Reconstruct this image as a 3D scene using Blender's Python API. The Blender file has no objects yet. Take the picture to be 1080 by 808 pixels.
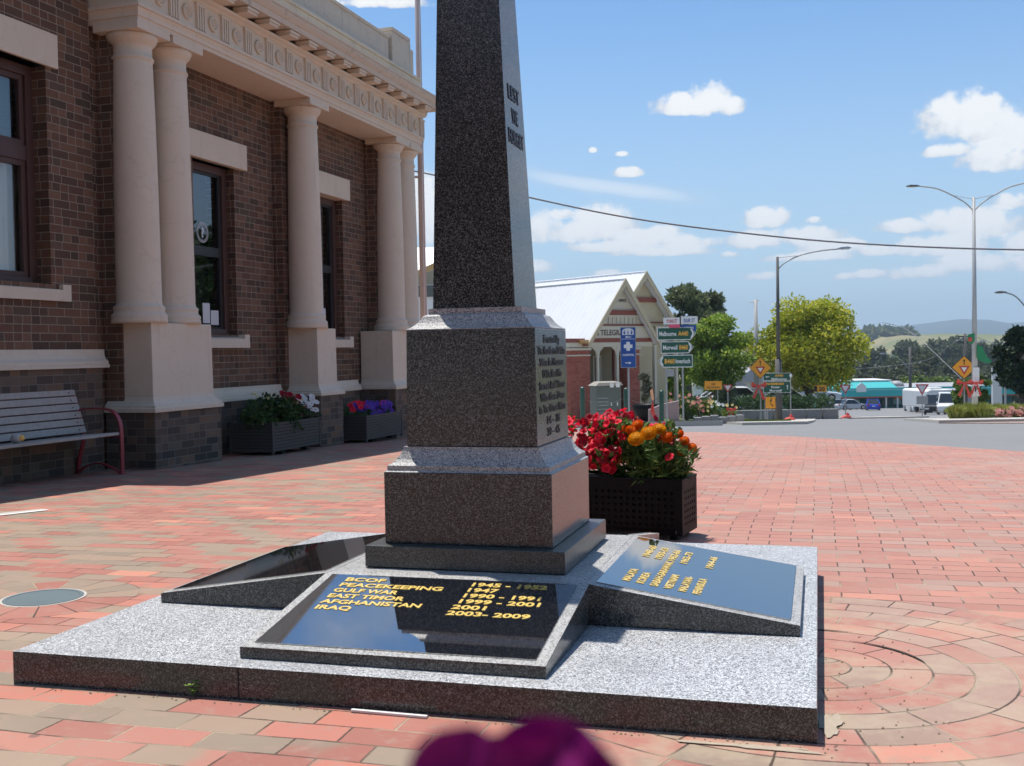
import bpy, bmesh, math, random
from mathutils import Vector, Matrix
PI=math.pi
sc=bpy.context.scene
COL=sc.collection
rnd=random.Random(7)
# ------------------------------------------------------------------ camera
F_PX=1136.97; PIT=0.0290010; ROL=-0.0172038
CAM=Vector((0,0,1.02))
_F=Vector((0,math.cos(PIT),-math.sin(PIT))); _R=Vector((1,0,0)); _U=_R.cross(_F)
_c,_s=math.cos(ROL),math.sin(ROL)
CR=_c*_R+_s*_U; CU=-_s*_R+_c*_U
cam=bpy.data.cameras.new('camera'); co=bpy.data.objects.new('camera',cam); COL.objects.link(co)
M=Matrix((CR,CU,-_F)).transposed().to_4x4(); M.translation=CAM; co.matrix_world=M
cam.sensor_width=36; cam.lens=F_PX/1080*36; cam.clip_start=0.02; cam.clip_end=20000
cam.dof.use_dof=True; cam.dof.focus_distance=6.0; cam.dof.aperture_fstop=10
sc.camera=co
def ray(x,y): return _F+CR*((x-540)/F_PX)-CU*((y-404)/F_PX)
def at(x,y,Y): d=ray(x,y); return CAM+d*(Y/d.y)
PROF=[(-30,.33),(3,0),(8,-.09),(11.6,-.19),(15.5,-.29),(18,-.385),(22,-.63),(30,-1.14),(40,-1.81),(52,-2.62),(60,-3.07),(80,-4.28),(100,-5.48),(125,-6.78),(155,-8.05),(220,-12),(300,-15),(450,-17)]
def zg(Y):
    if Y<=PROF[0][0]: return PROF[0][1]
    for (a,b),(c,d) in zip(PROF,PROF[1:]):
        if Y<=c: return b+(d-b)*(Y-a)/(c-a)
    return PROF[-1][1]
def on(px,Y,dz=0):
    """ground point seen in column px at depth Y"""
    y=400
    p=at(px,y,Y); return Vector((p.x,Y,zg(Y)+dz))
# ------------------------------------------------------------------ node maths
class E:
    """wraps a float socket so that shader maths can be written as expressions"""
    nt=None
    def __init__(s,v): s.v=v
def _m(op,*a,clamp=False):
    n=E.nt.nodes.new('ShaderNodeMath'); n.operation=op; n.use_clamp=clamp
    for i,x in enumerate(a):
        if isinstance(x,E): E.nt.links.new(x.v,n.inputs[i])
        else: n.inputs[i].default_value=x
    return E(n.outputs[0])
for nm,op in dict(add='ADD',sub='SUBTRACT',mul='MULTIPLY',truediv='DIVIDE').items():
    setattr(E,'__%s__'%nm,(lambda op:lambda s,o:_m(op,s,o))(op))
    setattr(E,'__r%s__'%nm,(lambda op:lambda s,o:_m(op,o,s))(op))
flo=lambda a:_m('FLOOR',a); fra=lambda a:_m('FRACT',a); mn=lambda a,b:_m('MINIMUM',a,b); mx=lambda a,b:_m('MAXIMUM',a,b)
gt=lambda a,b:_m('GREATER_THAN',a,b); lt=lambda a,b:_m('LESS_THAN',a,b); ab=lambda a:_m('ABSOLUTE',a)
def sstep(a,b,x):
    n=E.nt.nodes.new('ShaderNodeMapRange'); n.interpolation_type='SMOOTHSTEP'
    E.nt.links.new(x.v,n.inputs[0]); n.inputs[1].default_value=a; n.inputs[2].default_value=b
    return E(n.outputs[0])
def mixf(a,b,t): return a+(b-a)*t if isinstance(a,E) or isinstance(b,E) else _m('ADD',_m('MULTIPLY',t,b-a),a)
def comb(x,y,z=0.0):
    n=E.nt.nodes.new('ShaderNodeCombineXYZ')
    for i,q in enumerate((x,y,z)):
        if isinstance(q,E): E.nt.links.new(q.v,n.inputs[i])
        else: n.inputs[i].default_value=q
    return n.outputs[0]
def sep(vec):
    n=E.nt.nodes.new('ShaderNodeSeparateXYZ'); E.nt.links.new(vec,n.inputs[0]); return [E(o) for o in n.outputs]
def noise(vec,scale,detail=2,rough=.5,out=0):
    n=E.nt.nodes.new('ShaderNodeTexNoise'); n.inputs['Scale'].default_value=scale; n.inputs['Detail'].default_value=detail; n.inputs['Roughness'].default_value=rough
    E.nt.links.new(vec,n.inputs['Vector']); return E(n.outputs[0]) if out==0 else n.outputs[1]
def voro(vec,scale,out='Color'):
    n=E.nt.nodes.new('ShaderNodeTexVoronoi'); n.inputs['Scale'].default_value=scale; E.nt.links.new(vec,n.inputs['Vector']); return n.outputs[out]
def white(vec):
    n=E.nt.nodes.new('ShaderNodeTexWhiteNoise'); n.noise_dimensions='3D'; E.nt.links.new(vec,n.inputs['Vector']); return E(n.outputs['Value']),n.outputs['Color']
def ramp(f,stops,interp='LINEAR'):
    n=E.nt.nodes.new('ShaderNodeValToRGB'); cr=n.color_ramp; cr.interpolation=interp
    while len(cr.elements)<len(stops): cr.elements.new(.5)
    for e,(p,c) in zip(cr.elements,stops): e.position=p; e.color=(*c,1)
    E.nt.links.new(f.v,n.inputs[0]); return n.outputs[0]
def cmix(a,b,t,mode='MIX'):
    n=E.nt.nodes.new('ShaderNodeMix'); n.data_type='RGBA'; n.blend_type=mode
    for s,x in ((n.inputs[6],a),(n.inputs[7],b)):
        if isinstance(x,tuple): s.default_value=(*x,1)
        else: E.nt.links.new(x,s)
    if isinstance(t,E): E.nt.links.new(t.v,n.inputs[0])
    else: n.inputs[0].default_value=t
    return n.outputs[2]
def tex(kind='Object'):
    n=E.nt.nodes.new('ShaderNodeTexCoord'); return n.outputs[kind]
def bump(h,strength=.3,dist=.01):
    n=E.nt.nodes.new('ShaderNodeBump'); n.inputs['Strength'].default_value=strength; n.inputs['Distance'].default_value=dist
    E.nt.links.new(h.v,n.inputs['Height']); return n.outputs[0]
def newmat(name):
    m=bpy.data.materials.new(name); m.use_nodes=True; E.nt=m.node_tree; return m,m.node_tree.nodes['Principled BSDF']
def setp(b,col=None,rough=None,metal=None,normal=None,spec=None,coat=None):
    L=E.nt.links
    def s(nm,v):
        if v is None: return
        if isinstance(v,E): L.new(v.v,b.inputs[nm])
        elif isinstance(v,bpy.types.NodeSocket): L.new(v,b.inputs[nm])
        elif isinstance(v,tuple): b.inputs[nm].default_value=(*v,1)
        else: b.inputs[nm].default_value=v
    s('Base Color',col); s('Roughness',rough); s('Metallic',metal); s('Specular IOR Level',spec); s('Coat Weight',coat)
    if normal is not None: L.new(normal,b.inputs['Normal'])
_pm={}
def plain(name,col,rough=.6,metal=0,var=.12,scale=6,spec=None,bmp=0,dirt=0):
    """painted or plain surface with slight mottling"""
    if name in _pm: return _pm[name]
    m,b=newmat(name); P=tex()
    n=noise(P,scale,4,.6)
    c=cmix(tuple(x*(1-var) for x in col),tuple(min(1,x*(1+var)) for x in col),n)
    if dirt:
        d=noise(P,1.7,6,.7); c=cmix(c,tuple(x*.45 for x in col),sstep(.52,.75,d)*dirt)
    setp(b,c,n*.15+(rough-.07),metal,spec=spec,normal=bump(noise(P,scale*8,3),bmp,.004) if bmp else None)
    _pm[name]=m; return m
def vivid(name,col,trans=.25,rough=.6,var=.25):
    """petals / leaves: colour varies per petal or leaf, some light passes through"""
    m,b=newmat(name); g=E.nt.nodes.new('ShaderNodeNewGeometry'); r=E(g.outputs['Random Per Island'])
    lo=tuple(x*(1-var) for x in col); hi=tuple(min(1,x*(1+var)) for x in col)
    c=cmix(lo,hi,r); setp(b,c,rough,spec=.25)
    t=E.nt.nodes.new('ShaderNodeBsdfTranslucent'); E.nt.links.new(c,t.inputs[0])
    x=E.nt.nodes.new('ShaderNodeMixShader'); x.inputs[0].default_value=trans
    E.nt.links.new(b.outputs[0],x.inputs[1]); E.nt.links.new(t.outputs[0],x.inputs[2])
    E.nt.links.new(x.outputs[0],E.nt.nodes['Material Output'].inputs[0]); return m
def foliage(name,c1,c2,c3=None,scale=.8,trans=.25,bias=0.0):
    """leaves: clump-scale noise and per-leaf variation between species greens"""
    m,b=newmat(name); g=E.nt.nodes.new('ShaderNodeNewGeometry'); r=E(g.outputs['Random Per Island'])
    n=noise(tex(),scale,3)
    c=cmix(c1,c2,sstep(.3,.7,n*.7+r*.3+bias))
    if c3: c=cmix(c,c3,gt(r,.8)*.7)
    setp(b,c,.55,spec=.3)
    t=E.nt.nodes.new('ShaderNodeBsdfTranslucent'); E.nt.links.new(c,t.inputs[0])
    x=E.nt.nodes.new('ShaderNodeMixShader'); x.inputs[0].default_value=trans
    E.nt.links.new(b.outputs[0],x.inputs[1]); E.nt.links.new(t.outputs[0],x.inputs[2])
    E.nt.links.new(x.outputs[0],E.nt.nodes['Material Output'].inputs[0]); return m
AB=0.31095430; AM=0.27689908
MU=Vector((math.sin(AM),math.cos(AM),0)); MN=Vector((math.cos(AM),-math.sin(AM),0)); M0=Vector((.763,2.721,0))
BU=Vector((math.sin(AB),math.cos(AB),0)); BN=Vector((math.cos(AB),-math.sin(AB),0)); B0=Vector((-3.852,11.6,0))
# ------------------------------------------------------------------ materials
def mat_pavers():
    m,b=newmat('clay_pavers'); P=tex(); x,y,z=sep(P)
    wob=noise(P,1.3,2); wob2=noise(P,9,2)
    dx=x-M0.x; dy=y-M0.y
    U=dx*MN.x+dy*MN.y+wob*.05; V=dx*MU.x+dy*MU.y+wob*.05
    L,H=.2375,.1215
    # rings of pavers round the spot beside the slab
    c1=(.945,3.43); ax=x-c1[0]; ay=y-c1[1]; r=_m('SQRT',ax*ax+ay*ay); th=_m('ARCTAN2',ay,ax)
    k1=lt(r,.122*9); ring=flo(r*(1/.122))
    Up=th*(ring+.55)*.122; Vp=r
    # fan of pavers round the round cover
    c2=(-2.074,4.708); bx=x-c2[0]; by=y-c2[1]; r2=_m('SQRT',bx*bx+by*by); th2=_m('ARCTAN2',by,bx)
    k2=lt(r2,.165+.2375); Uf=r2-.165; Vf=th2*(15*.1215/(2*PI))
    U=mixf(mixf(U,Up,k1),Uf,k2); V=mixf(mixf(V,Vp,k1),Vf,k2)
    row=flo(V*(1/H)); od=_m('MODULO',ab(row),2.0)
    rr,_=white(comb(row,3.0,k1)); off=mixf(od*.5,rr,k1)*(1.0-k2)
    uu=U*(1/L)+off; col=flo(uu); fu=fra(uu)*L; fv=fra(V*(1/H))*H
    jn=noise(P,60,3)*.0055-.001
    d=mn(mn(fu,L-fu),mn(fv,H-fv))+jn-.0018
    brick=sstep(.0012,.0045,d)
    idv,idc=white(comb(col,row,k1+k2*2.0)); i2,_=white(comb(col+17.3,row,k1))
    big=noise(P,.42,2)+noise(P,2.2,2)*.35-.17
    # share of grey-brown pavers drifts from patch to patch
    near=sstep(6.5,2.5,y)
    sel=idv+(big-.5)*1.5+near*.1+sstep(.5,-1.5,x)*.12
    grey=sstep(.68,.72,sel)
    red=ramp(i2,[(0,(.31,.118,.088)),(.35,(.37,.145,.108)),(.7,(.385,.17,.128)),(.93,(.46,.165,.115)),(1,(.53,.225,.15))])
    gry=ramp(i2,[(0,(.235,.18,.13)),(.5,(.285,.215,.155)),(1,(.32,.22,.155))])
    mauve=ramp(i2,[(0,(.29,.185,.155)),(.5,(.34,.22,.185)),(1,(.38,.25,.205))])
    gry=cmix(gry,mauve,sstep(.2,2.2,x)*.75)
    c=cmix(red,gry,grey)
    c=cmix(c,(.44,.235,.18),sstep(.0,2.0,x)*.40)
    inb=noise(P,14,4,.65); c=cmix(c,(.34,.22,.17),sstep(.5,.72,inb)*.55)
    fine=noise(P,260,2); c=cmix(c,(.25,.15,.12),sstep(.55,.8,fine)*.3)
    dust=noise(P,.9,4); c=cmix(c,(.44,.34,.25),sstep(.5,.85,dust)*.40); c=cmix(c,(.42,.33,.23),k1*sstep(.42,.62,noise(P,3.2,5,.7))*.55)
    st=noise(P,3.1,5,.7); c=cmix(c,(.20,.13,.11),sstep(.60,.72,st)*.35)
    gum=E(voro(P,2.6,'Distance')); c=cmix(c,(.10,.075,.065),sstep(.045,.032,gum)*gt(noise(P,1.1,1),.5)*.6)
    jc=cmix((.075,.05,.036),(.40,.32,.22),sstep(.46,.60,noise(P,2.3,3)))
    c=cmix(jc,c,brick)
    tilt=idv*.009
    setp(b,c,.72,spec=.35,normal=bump(brick*.004+tilt+inb*.0012+fine*.0006,.75,1.0)); return m
def mat_brick(name,cols,mortar,L=.24,H=.086,j=.005,ruin=.3):
    m,b=newmat(name); P=tex(); x,y,z=sep(P); nx,ny,nz=sep(tex('Normal'))
    side=gt(ab(ny),.6); top=gt(ab(nz),.7)
    U=mixf(y,x,side); V=mixf(z,x,top)
    row=flo(V*(1/H)); od=_m('MODULO',ab(row),2.0)
    rr,_=white(comb(row,1.0,side)); 
    uu=U*(1/L)+od*.5+rr*.12; col=flo(uu); fu=fra(uu)
    hd=gt(white(comb(col,row,5.0))[0],.62)   # some headers: a joint in the middle of the brick
    dm=mixf(1.0+hd*0.0,ab(fu-.5)*L,hd)
    fv=fra(V*(1/H))*H; fu=fu*L
    n1=noise(P,40,3)*.004
    d=mn(mn(mn(fu,L-fu),mn(fv,H-fv)),dm)+n1-.002
    brick=sstep(j-.003,j+.001,d)
    half=gt(fu,L/2)*hd
    idv,_=white(comb(col+half*.37,row,side))
    c=ramp(idv,cols); c=cmix(c,tuple(q*.55 for q in cols[0][1]),sstep(.5,.75,noise(P,9,4,.7))*ruin)
    big=noise(P,.7,3); c=cmix(c,tuple(q*.7 for q in cols[1][1]),sstep(.5,.75,big)*.4)
    c=cmix(cmix(mortar,tuple(q*.6 for q in mortar),noise(P,3,3)),c,brick)
    setp(b,c,.82,spec=.3,normal=bump(brick*.005+noise(P,90,3)*.0015,.6,1.0)); return m
def mat_granite(name,rough=.2,a=(.012,.011,.011),bb=(.13,.125,.12),c3=(.45,.44,.43),warm=(.16,.11,.09),flame=0.0,sc1=150,thr=.5):
    m,b=newmat(name); P=tex()
    v=voro(P,sc1); r,g,bl=sep(v); n=noise(P,sc1*.8,2)
    f=r*.75+n*.5-.12
    c=ramp(f,[(0,a),(thr-.12,tuple(q*1.5 for q in a)),(thr,bb),(thr+.15,tuple((p+q)/2 for p,q in zip(bb,c3))),(thr+.3,c3)])
    c=cmix(c,warm,gt(g,.72)*.6)
    big=noise(P,5,4); c=cmix(c,bb,sstep(.4,.75,big)*.15)
    st=noise(P,1.7,6,.72); c=cmix(c,tuple(q*.5 for q in bb),sstep(.50,.68,st)*.30)
    h=noise(P,220,3)
    setp(b,c,rough+flame*.0,spec=.5,normal=bump(h,.12+flame,.002 if not flame else .006)); return m
MT={}
MT['paver']=mat_pavers()
MT['brick']=mat_brick('dark_face_brick',[(0,(.075,.050,.036)),(.3,(.12,.066,.044)),(.55,(.155,.080,.051)),(.8,(.19,.105,.065)),(1,(.095,.068,.050))],(.36,.31,.24))
MT['plinthbrick']=mat_brick('bluish_plinth_brick',[(0,(.052,.044,.038)),(.35,(.10,.072,.055)),(.6,(.13,.10,.078)),(.85,(.19,.115,.072)),(1,(.075,.066,.058))],(.22,.195,.165))
MT['redbrick']=mat_brick('red_face_brick',[(0,(.26,.07,.05)),(.4,(.32,.09,.065)),(.8,(.36,.12,.08)),(1,(.23,.07,.06))],(.34,.2,.16))
def render_coat(name,col,grime):
    m,b=newmat(name); P=tex(); x,y,z=sep(P)
    c=cmix(tuple(q*.93 for q in col),tuple(min(1,q*1.05) for q in col),noise(P,3,5,.6))
    sv=comb(x*9.0,y*9.0,z*.7); c=cmix(c,tuple(q*.62 for q in col),sstep(.56,.78,noise(sv,1.0,5,.65))*grime)
    c=cmix(c,(.20,.16,.12),sstep(.66,.8,noise(P,6,6,.75))*grime*.9)
    c=cmix(c,tuple(q*.55 for q in col),sstep(.012,.004,ab(noise(P,2.2,3,.5)-.5))*grime*.35)
    setp(b,c,.8,spec=.3,normal=bump(noise(P,60,4,.7),.25,.004)); return m
MT['cream']=render_coat('cream_render',(.66,.575,.455),.38)
MT['creamtop']=render_coat('weathered_cream_render',(.58,.515,.42),.85)
MT['granite_side']=mat_granite('polished_grey_granite',.15,a=(.012,.012,.012),bb=(.050,.050,.049),c3=(.19,.19,.185),warm=(.05,.044,.04),sc1=300,thr=.54)
MT['granite_slab']=mat_granite('sunlit_honed_granite',.42,a=(.09,.09,.092),bb=(.31,.315,.32),c3=(.66,.67,.68),warm=(.40,.385,.375),sc1=250,thr=.43,flame=.25)  # paler copy for the slab top, with sunlight put into its colour
MT['granite_mould']=mat_granite('sawn_grey_granite',.5,a=(.10,.10,.10),bb=(.29,.29,.28),c3=(.52,.51,.49),warm=(.42,.39,.36),sc1=270,thr=.44,flame=.2)
m,b=newmat('polished_black_granite'); P=tex(); f=noise(P,400,2); setp(b,cmix((.008,.008,.009),(.03,.03,.03),sstep(.68,.74,f)),.03,spec=1.0); b.inputs['IOR'].default_value=3.0; MT['blackpol']=m
MT['gold']=plain('gold_leaf_lettering',(.86,.60,.16),.35,metal=.35,var=.08,scale=60)
MT['leadletter']=plain('dark_inset_lettering',(.035,.038,.042),.5)
MT['asphalt']=None
m,b=newmat('asphalt'); P=tex(); c=cmix((.17,.17,.172),(.23,.228,.223),noise(P,.6,5,.65)); c=cmix(c,(.30,.29,.28),sstep(.55,.75,noise(P,60,2))*.5); setp(b,c,.85,spec=.3,normal=bump(noise(P,90,2),.4,.004)); MT['asphalt']=m
m,b=newmat('dry_grass_ground'); P=tex(); c=cmix((.075,.09,.045),(.15,.145,.09),noise(P,.12,5,.65)); c=cmix(c,(.07,.10,.03),sstep(.5,.7,noise(P,2,4))*.6); setp(b,c,.95,spec=.1); MT['grassground']=m
m,b=newmat('mown_grass'); P=tex(); c=cmix((.075,.13,.03),(.15,.19,.05),noise(P,3,5,.65)); setp(b,c,.95,spec=.1); MT['lawn']=m
m,b=newmat('far_pasture'); P=tex(); c=cmix((.27,.235,.13),(.15,.17,.08),sstep(.42,.62,noise(P,.004,4,.6))); setp(b,c,.95,spec=.05); MT['pasture']=m
m,b=newmat('wooded_range'); P=tex(); c=cmix((.035,.055,.035),(.20,.21,.12),sstep(.58,.68,noise(P,.0022,6,.65))); setp(b,c,.95,spec=.05); MT['range']=m
MT['concrete']=plain('pale_concrete',(.46,.43,.38),.85,var=.15,scale=2,bmp=.2,dirt=.35)
MT['roadpaint']=plain('white_road_paint',(.72,.72,.70),.6,var=.12,scale=4,dirt=.2)
MT['blockstone']=plain('grey_garden_block',(.24,.24,.23),.85,var=.2,scale=3,bmp=.3,dirt=.4)
MT['redpaint']=plain('dark_red_paint',(.26,.025,.035),.4,var=.1)
MT['slat']=plain('weathered_timber',(.38,.345,.31),.8,var=.28,scale=22,bmp=.3,dirt=.35)
MT['slatdark']=plain('dark_stained_slat',(.075,.066,.06),.7,var=.25,scale=12,bmp=.2,dirt=.3)
MT['black']=plain('black_powder_coat',(.006,.006,.007),.5,var=.1,spec=.15)
MT['soil']=plain('potting_soil',(.035,.025,.018),.95,var=.3,scale=40)
MT['winbrown']=plain('brown_window_paint',(.085,.042,.034),.5,var=.12,dirt=.2)
MT['windark']=plain('dark_sash',(.022,.020,.02),.45)
MT['curtain']=plain('pale_curtain',(.85,.88,.82),.9,var=.06,scale=8)
MT['dark']=plain('dark_room',(.02,.02,.02),.9)
MT['paper']=plain('white_paper',(.62,.63,.64),.7)
MT['steel']=plain('galvanised_steel',(.33,.34,.35),.5,metal=.6,var=.1)
MT['polegrey']=plain('painted_pole',(.42,.42,.41),.5,var=.08)
MT['poledark']=plain('weathered_dark_pole',(.095,.09,.085),.75,var=.2,scale=5)
MT['white']=plain('white_paint',(.74,.74,.72),.5,var=.05)
MT['pink']=plain('pinkish_flagpole_paint',(.50,.40,.37),.45,var=.05)
MT['signgreen']=plain('sign_green',(.012,.085,.055),.4,var=.05)
MT['signblue']=plain('sign_blue',(.015,.075,.30),.4,var=.05)
MT['signorange']=plain('sign_orange',(.80,.33,.02),.45,var=.05)
MT['signyellow']=plain('sign_yellow_letter',(.80,.42,.05),.45,var=.05)
MT['signred']=plain('sign_red',(.45,.02,.03),.45,var=.05)
MT['signpink']=plain('sign_pink',(.72,.10,.18),.45,var=.05)
MT['signblack']=plain('sign_black',(.015,.015,.015),.5)
MT['bollard']=plain('bottle_green_paint',(.012,.065,.045),.4,var=.1)
MT['bow']=plain('red_ribbon',(.62,.07,.05),.6,var=.2)
MT['cloth']=plain('green_cloth',(.02,.22,.09),.7,var=.2)
MT['roof']=plain('white_corrugated_roof',(.70,.71,.72),.45,var=.05,scale=1.2,dirt=.12)
MT['gutter']=plain('ochre_gutter',(.50,.31,.12),.5,var=.08)
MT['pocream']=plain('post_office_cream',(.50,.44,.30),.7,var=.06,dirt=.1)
MT['powhite']=plain('post_office_white',(.56,.53,.43),.6,var=.05)
MT['pored']=plain('post_office_red_trim',(.24,.075,.055),.6,var=.1)
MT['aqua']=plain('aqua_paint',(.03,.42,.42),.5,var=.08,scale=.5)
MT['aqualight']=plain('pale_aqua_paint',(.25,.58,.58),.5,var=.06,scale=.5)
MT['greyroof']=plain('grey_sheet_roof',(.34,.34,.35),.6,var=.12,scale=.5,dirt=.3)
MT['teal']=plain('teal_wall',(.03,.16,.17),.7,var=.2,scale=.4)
MT['bark']=plain('bark',(.10,.08,.06),.9,var=.35,scale=5,bmp=.4)
MT['tyre']=plain('tyre_rubber',(.02,.02,.02),.8)
MT['carglass']=plain('car_glass',(.02,.025,.03),.08,var=.05,spec=.7)
MT['rim']=plain('alloy_rim',(.4,.4,.4),.3,metal=.8)
MT['lampred']=plain('tail_lamp_red',(.5,.02,.02),.3)
MT['lampclear']=plain('head_lamp_clear',(.75,.76,.78),.15)
MT['cabinet']=plain('grey_cabinet',(.10,.115,.10),.6,var=.08,dirt=.2)
MT['mauve']=plain('mauve_garden_wall',(.27,.20,.20),.8,var=.1,bmp=.2,dirt=.3)
MT['iron']=plain('cast_cover',(.10,.135,.145),.8,metal=0,var=.15,scale=14,dirt=.3)
MT['cable']=plain('grey_cable',(.22,.22,.225),.6)
def mat_pane():
    m,b=newmat('window_glass'); nt=E.nt
    g=nt.nodes.new('ShaderNodeBsdfGlossy'); g.inputs['Roughness'].default_value=.01
    g.inputs['Color'].default_value=(.92,.95,1,1)
    t=nt.nodes.new('ShaderNodeBsdfTransparent'); t.inputs[0].default_value=(.92,.95,.95,1)
    f=nt.nodes.new('ShaderNodeFresnel'); f.inputs[0].default_value=1.55
    mxs=nt.nodes.new('ShaderNodeMixShader'); nt.links.new(_m('ADD',E(f.outputs[0]),.09).v,mxs.inputs[0])
    nt.links.new(t.outputs[0],mxs.inputs[1]); nt.links.new(g.outputs[0],mxs.inputs[2])
    nt.links.new(mxs.outputs[0],nt.nodes['Material Output'].inputs[0]); return m
MT['pane']=mat_pane()
MT['leafgreen']=foliage('mixed_leaf',(.05,.11,.025),(.12,.21,.05),(.20,.27,.07),scale=9)
MT['leafdark']=foliage('dark_leaf',(.025,.06,.02),(.055,.12,.03),(.10,.17,.05),scale=6)
MT['petred']=vivid('red_petal',(.84,.015,.045),.3)
MT['petdeep']=vivid('deep_red_petal',(.32,.008,.02),.25)
MT['petwhite']=vivid('white_petal',(.78,.78,.76),.25,var=.08)
MT['petorange']=vivid('orange_petal',(.90,.20,.008),.2)
MT['petyellow']=vivid('yellow_orange_petal',(.93,.42,.012),.2)
MT['petpurple']=vivid('purple_petal',(.13,.05,.42),.25)
MT['petmagenta']=vivid('magenta_petal',(.20,.003,.12),.18,var=.05)
MT['petpink']=vivid('pink_petal',(.80,.30,.27),.3)
MT['petpeach']=vivid('peach_petal',(.85,.50,.30),.3)
MT['petthroat']=vivid('pale_throat',(.75,.60,.25),.2)
# ------------------------------------------------------------------ mesh builder
class MB:
    def __init__(s): s.v=[];s.f=[]
    def add(s,vs,fs):
        o=len(s.v); s.v+= [tuple(v) for v in vs]; s.f+=[tuple(i+o for i in f) for f in fs]; return s
    def box(s,x0,x1,y0,y1,z0,z1):
        vs=[(x,y,z) for z in(z0,z1) for y in(y0,y1) for x in(x0,x1)]
        return s.add(vs,[(0,2,3,1),(4,5,7,6),(0,1,5,4),(2,6,7,3),(0,4,6,2),(1,3,7,5)])
    def frust(s,a,b):
        """two lists of 4+ points, bottom ring and top ring"""
        n=len(a); fs=[tuple(reversed(range(n))),tuple(range(n,2*n))]
        for i in range(n): j=(i+1)%n; fs.append((i,j,j+n,i+n))
        return s.add(list(a)+list(b),fs)
    def prism(s,poly,vec):
        vec=Vector(vec); a=[Vector(p) for p in poly]; return s.frust(a,[p+vec for p in a])
    def sq(s,cx,cy,h,z0,h2,z1):
        r=lambda h,z:[(cx-h,cy-h,z),(cx+h,cy-h,z),(cx+h,cy+h,z),(cx-h,cy+h,z)]
        return s.frust(r(h,z0),r(h2,z1))
    def tube(s,pts,r,n=8,cap=True):
        pts=[Vector(p) for p in pts]; rs=r if isinstance(r,(list,tuple)) else [r]*len(pts)
        o=len(s.v); vs=[];fs=[]; ref=None
        for i,p in enumerate(pts):
            d=(pts[min(i+1,len(pts)-1)]-pts[max(i-1,0)]).normalized()
            if ref is None: ref=Vector((0,0,1)) if abs(d.z)<.9 else Vector((1,0,0))
            a=(ref-d*ref.dot(d)).normalized(); ref=a; b=d.cross(a)
            vs+=[p+(a*math.cos(2*PI*k/n)+b*math.sin(2*PI*k/n))*rs[i] for k in range(n)]
        for i in range(len(pts)-1):
            for k in range(n): k2=(k+1)%n; fs.append((i*n+k,i*n+k2,(i+1)*n+k2,(i+1)*n+k))
        if cap: fs.append(tuple(reversed(range(n)))); fs.append(tuple((len(pts)-1)*n+k for k in range(n)))
        return s.add(vs,fs)
    def lathe(s,prof,c=(0,0,0),n=32,axis='z',cap=True):
        vs=[];fs=[]; c=Vector(c)
        for r,h in prof:
            for k in range(n):
                a=2*PI*k/n; p=(r*math.cos(a),r*math.sin(a),h)
                if axis=='x': p=(h,r*math.cos(a),r*math.sin(a))
                if axis=='y': p=(r*math.sin(a),h,r*math.cos(a))
                vs.append(Vector(p)+c)
        for i in range(len(prof)-1):
            for k in range(n): k2=(k+1)%n; fs.append((i*n+k,i*n+k2,(i+1)*n+k2,(i+1)*n+k))
        if cap and prof[0][0]>1e-6: fs.append(tuple(reversed(range(n))))
        if cap and prof[-1][0]>1e-6: fs.append(tuple((len(prof)-1)*n+k for k in range(n)))
        return s.add(vs,fs)
    def build(s,name,mat,parent=None,smooth=False,bevel=0,seg=2):
        me=bpy.data.meshes.new(name); me.from_pydata(s.v,[],s.f); me.update()
        ms=mat if isinstance(mat,list) else [mat]
        for q in ms: me.materials.append(MT[q] if isinstance(q,str) else q)
        if smooth: me.polygons.foreach_set('use_smooth',[True]*len(me.polygons))
        o=bpy.data.objects.new(name,me); COL.objects.link(o)
        if parent is not None: o.parent=parent
        if bevel:
            bm=bmesh.new(); bm.from_mesh(me); bmesh.ops.remove_doubles(bm,verts=bm.verts,dist=1e-5)
            es=[e for e in bm.edges if len(e.link_faces)==2 and e.calc_face_angle(0)>.5]
            bmesh.ops.bevel(bm,geom=es,offset=bevel,segments=seg,affect='EDGES',profile=.5); bm.to_mesh(me); bm.free()
        return o
def thing(name,label,cat,loc=(0,0,0),rz=0,group=None):
    o=bpy.data.objects.new(name,None); COL.objects.link(o); o.location=loc; o.rotation_euler=(0,0,rz); o.empty_display_size=.1
    return tag(o,label,cat,group)
def tag(o,label=None,cat=None,group=None,kind=None):
    if label: o['label']=label
    if cat: o['category']=cat
    if group: o['group']=group
    if kind: o['kind']=kind
    return o
def struct(o): o['kind']='structure'; return o
CH={}
def kids(o): return [c for c in bpy.data.objects if c.parent is o]
def dup(o,loc=None,rz=None,label=None,parent=None,scale=None):
    c=o.copy(); COL.objects.link(c)
    if parent is not None: c.parent=parent
    for k in kids(o): dup(k,parent=c)
    if loc is not None: c.location=loc
    if rz is not None: c.rotation_euler=(c.rotation_euler.x,c.rotation_euler.y,rz)
    if scale is not None: c.scale=(scale,)*3 if not isinstance(scale,tuple) else scale
    if label: c['label']=label
    return c
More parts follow.
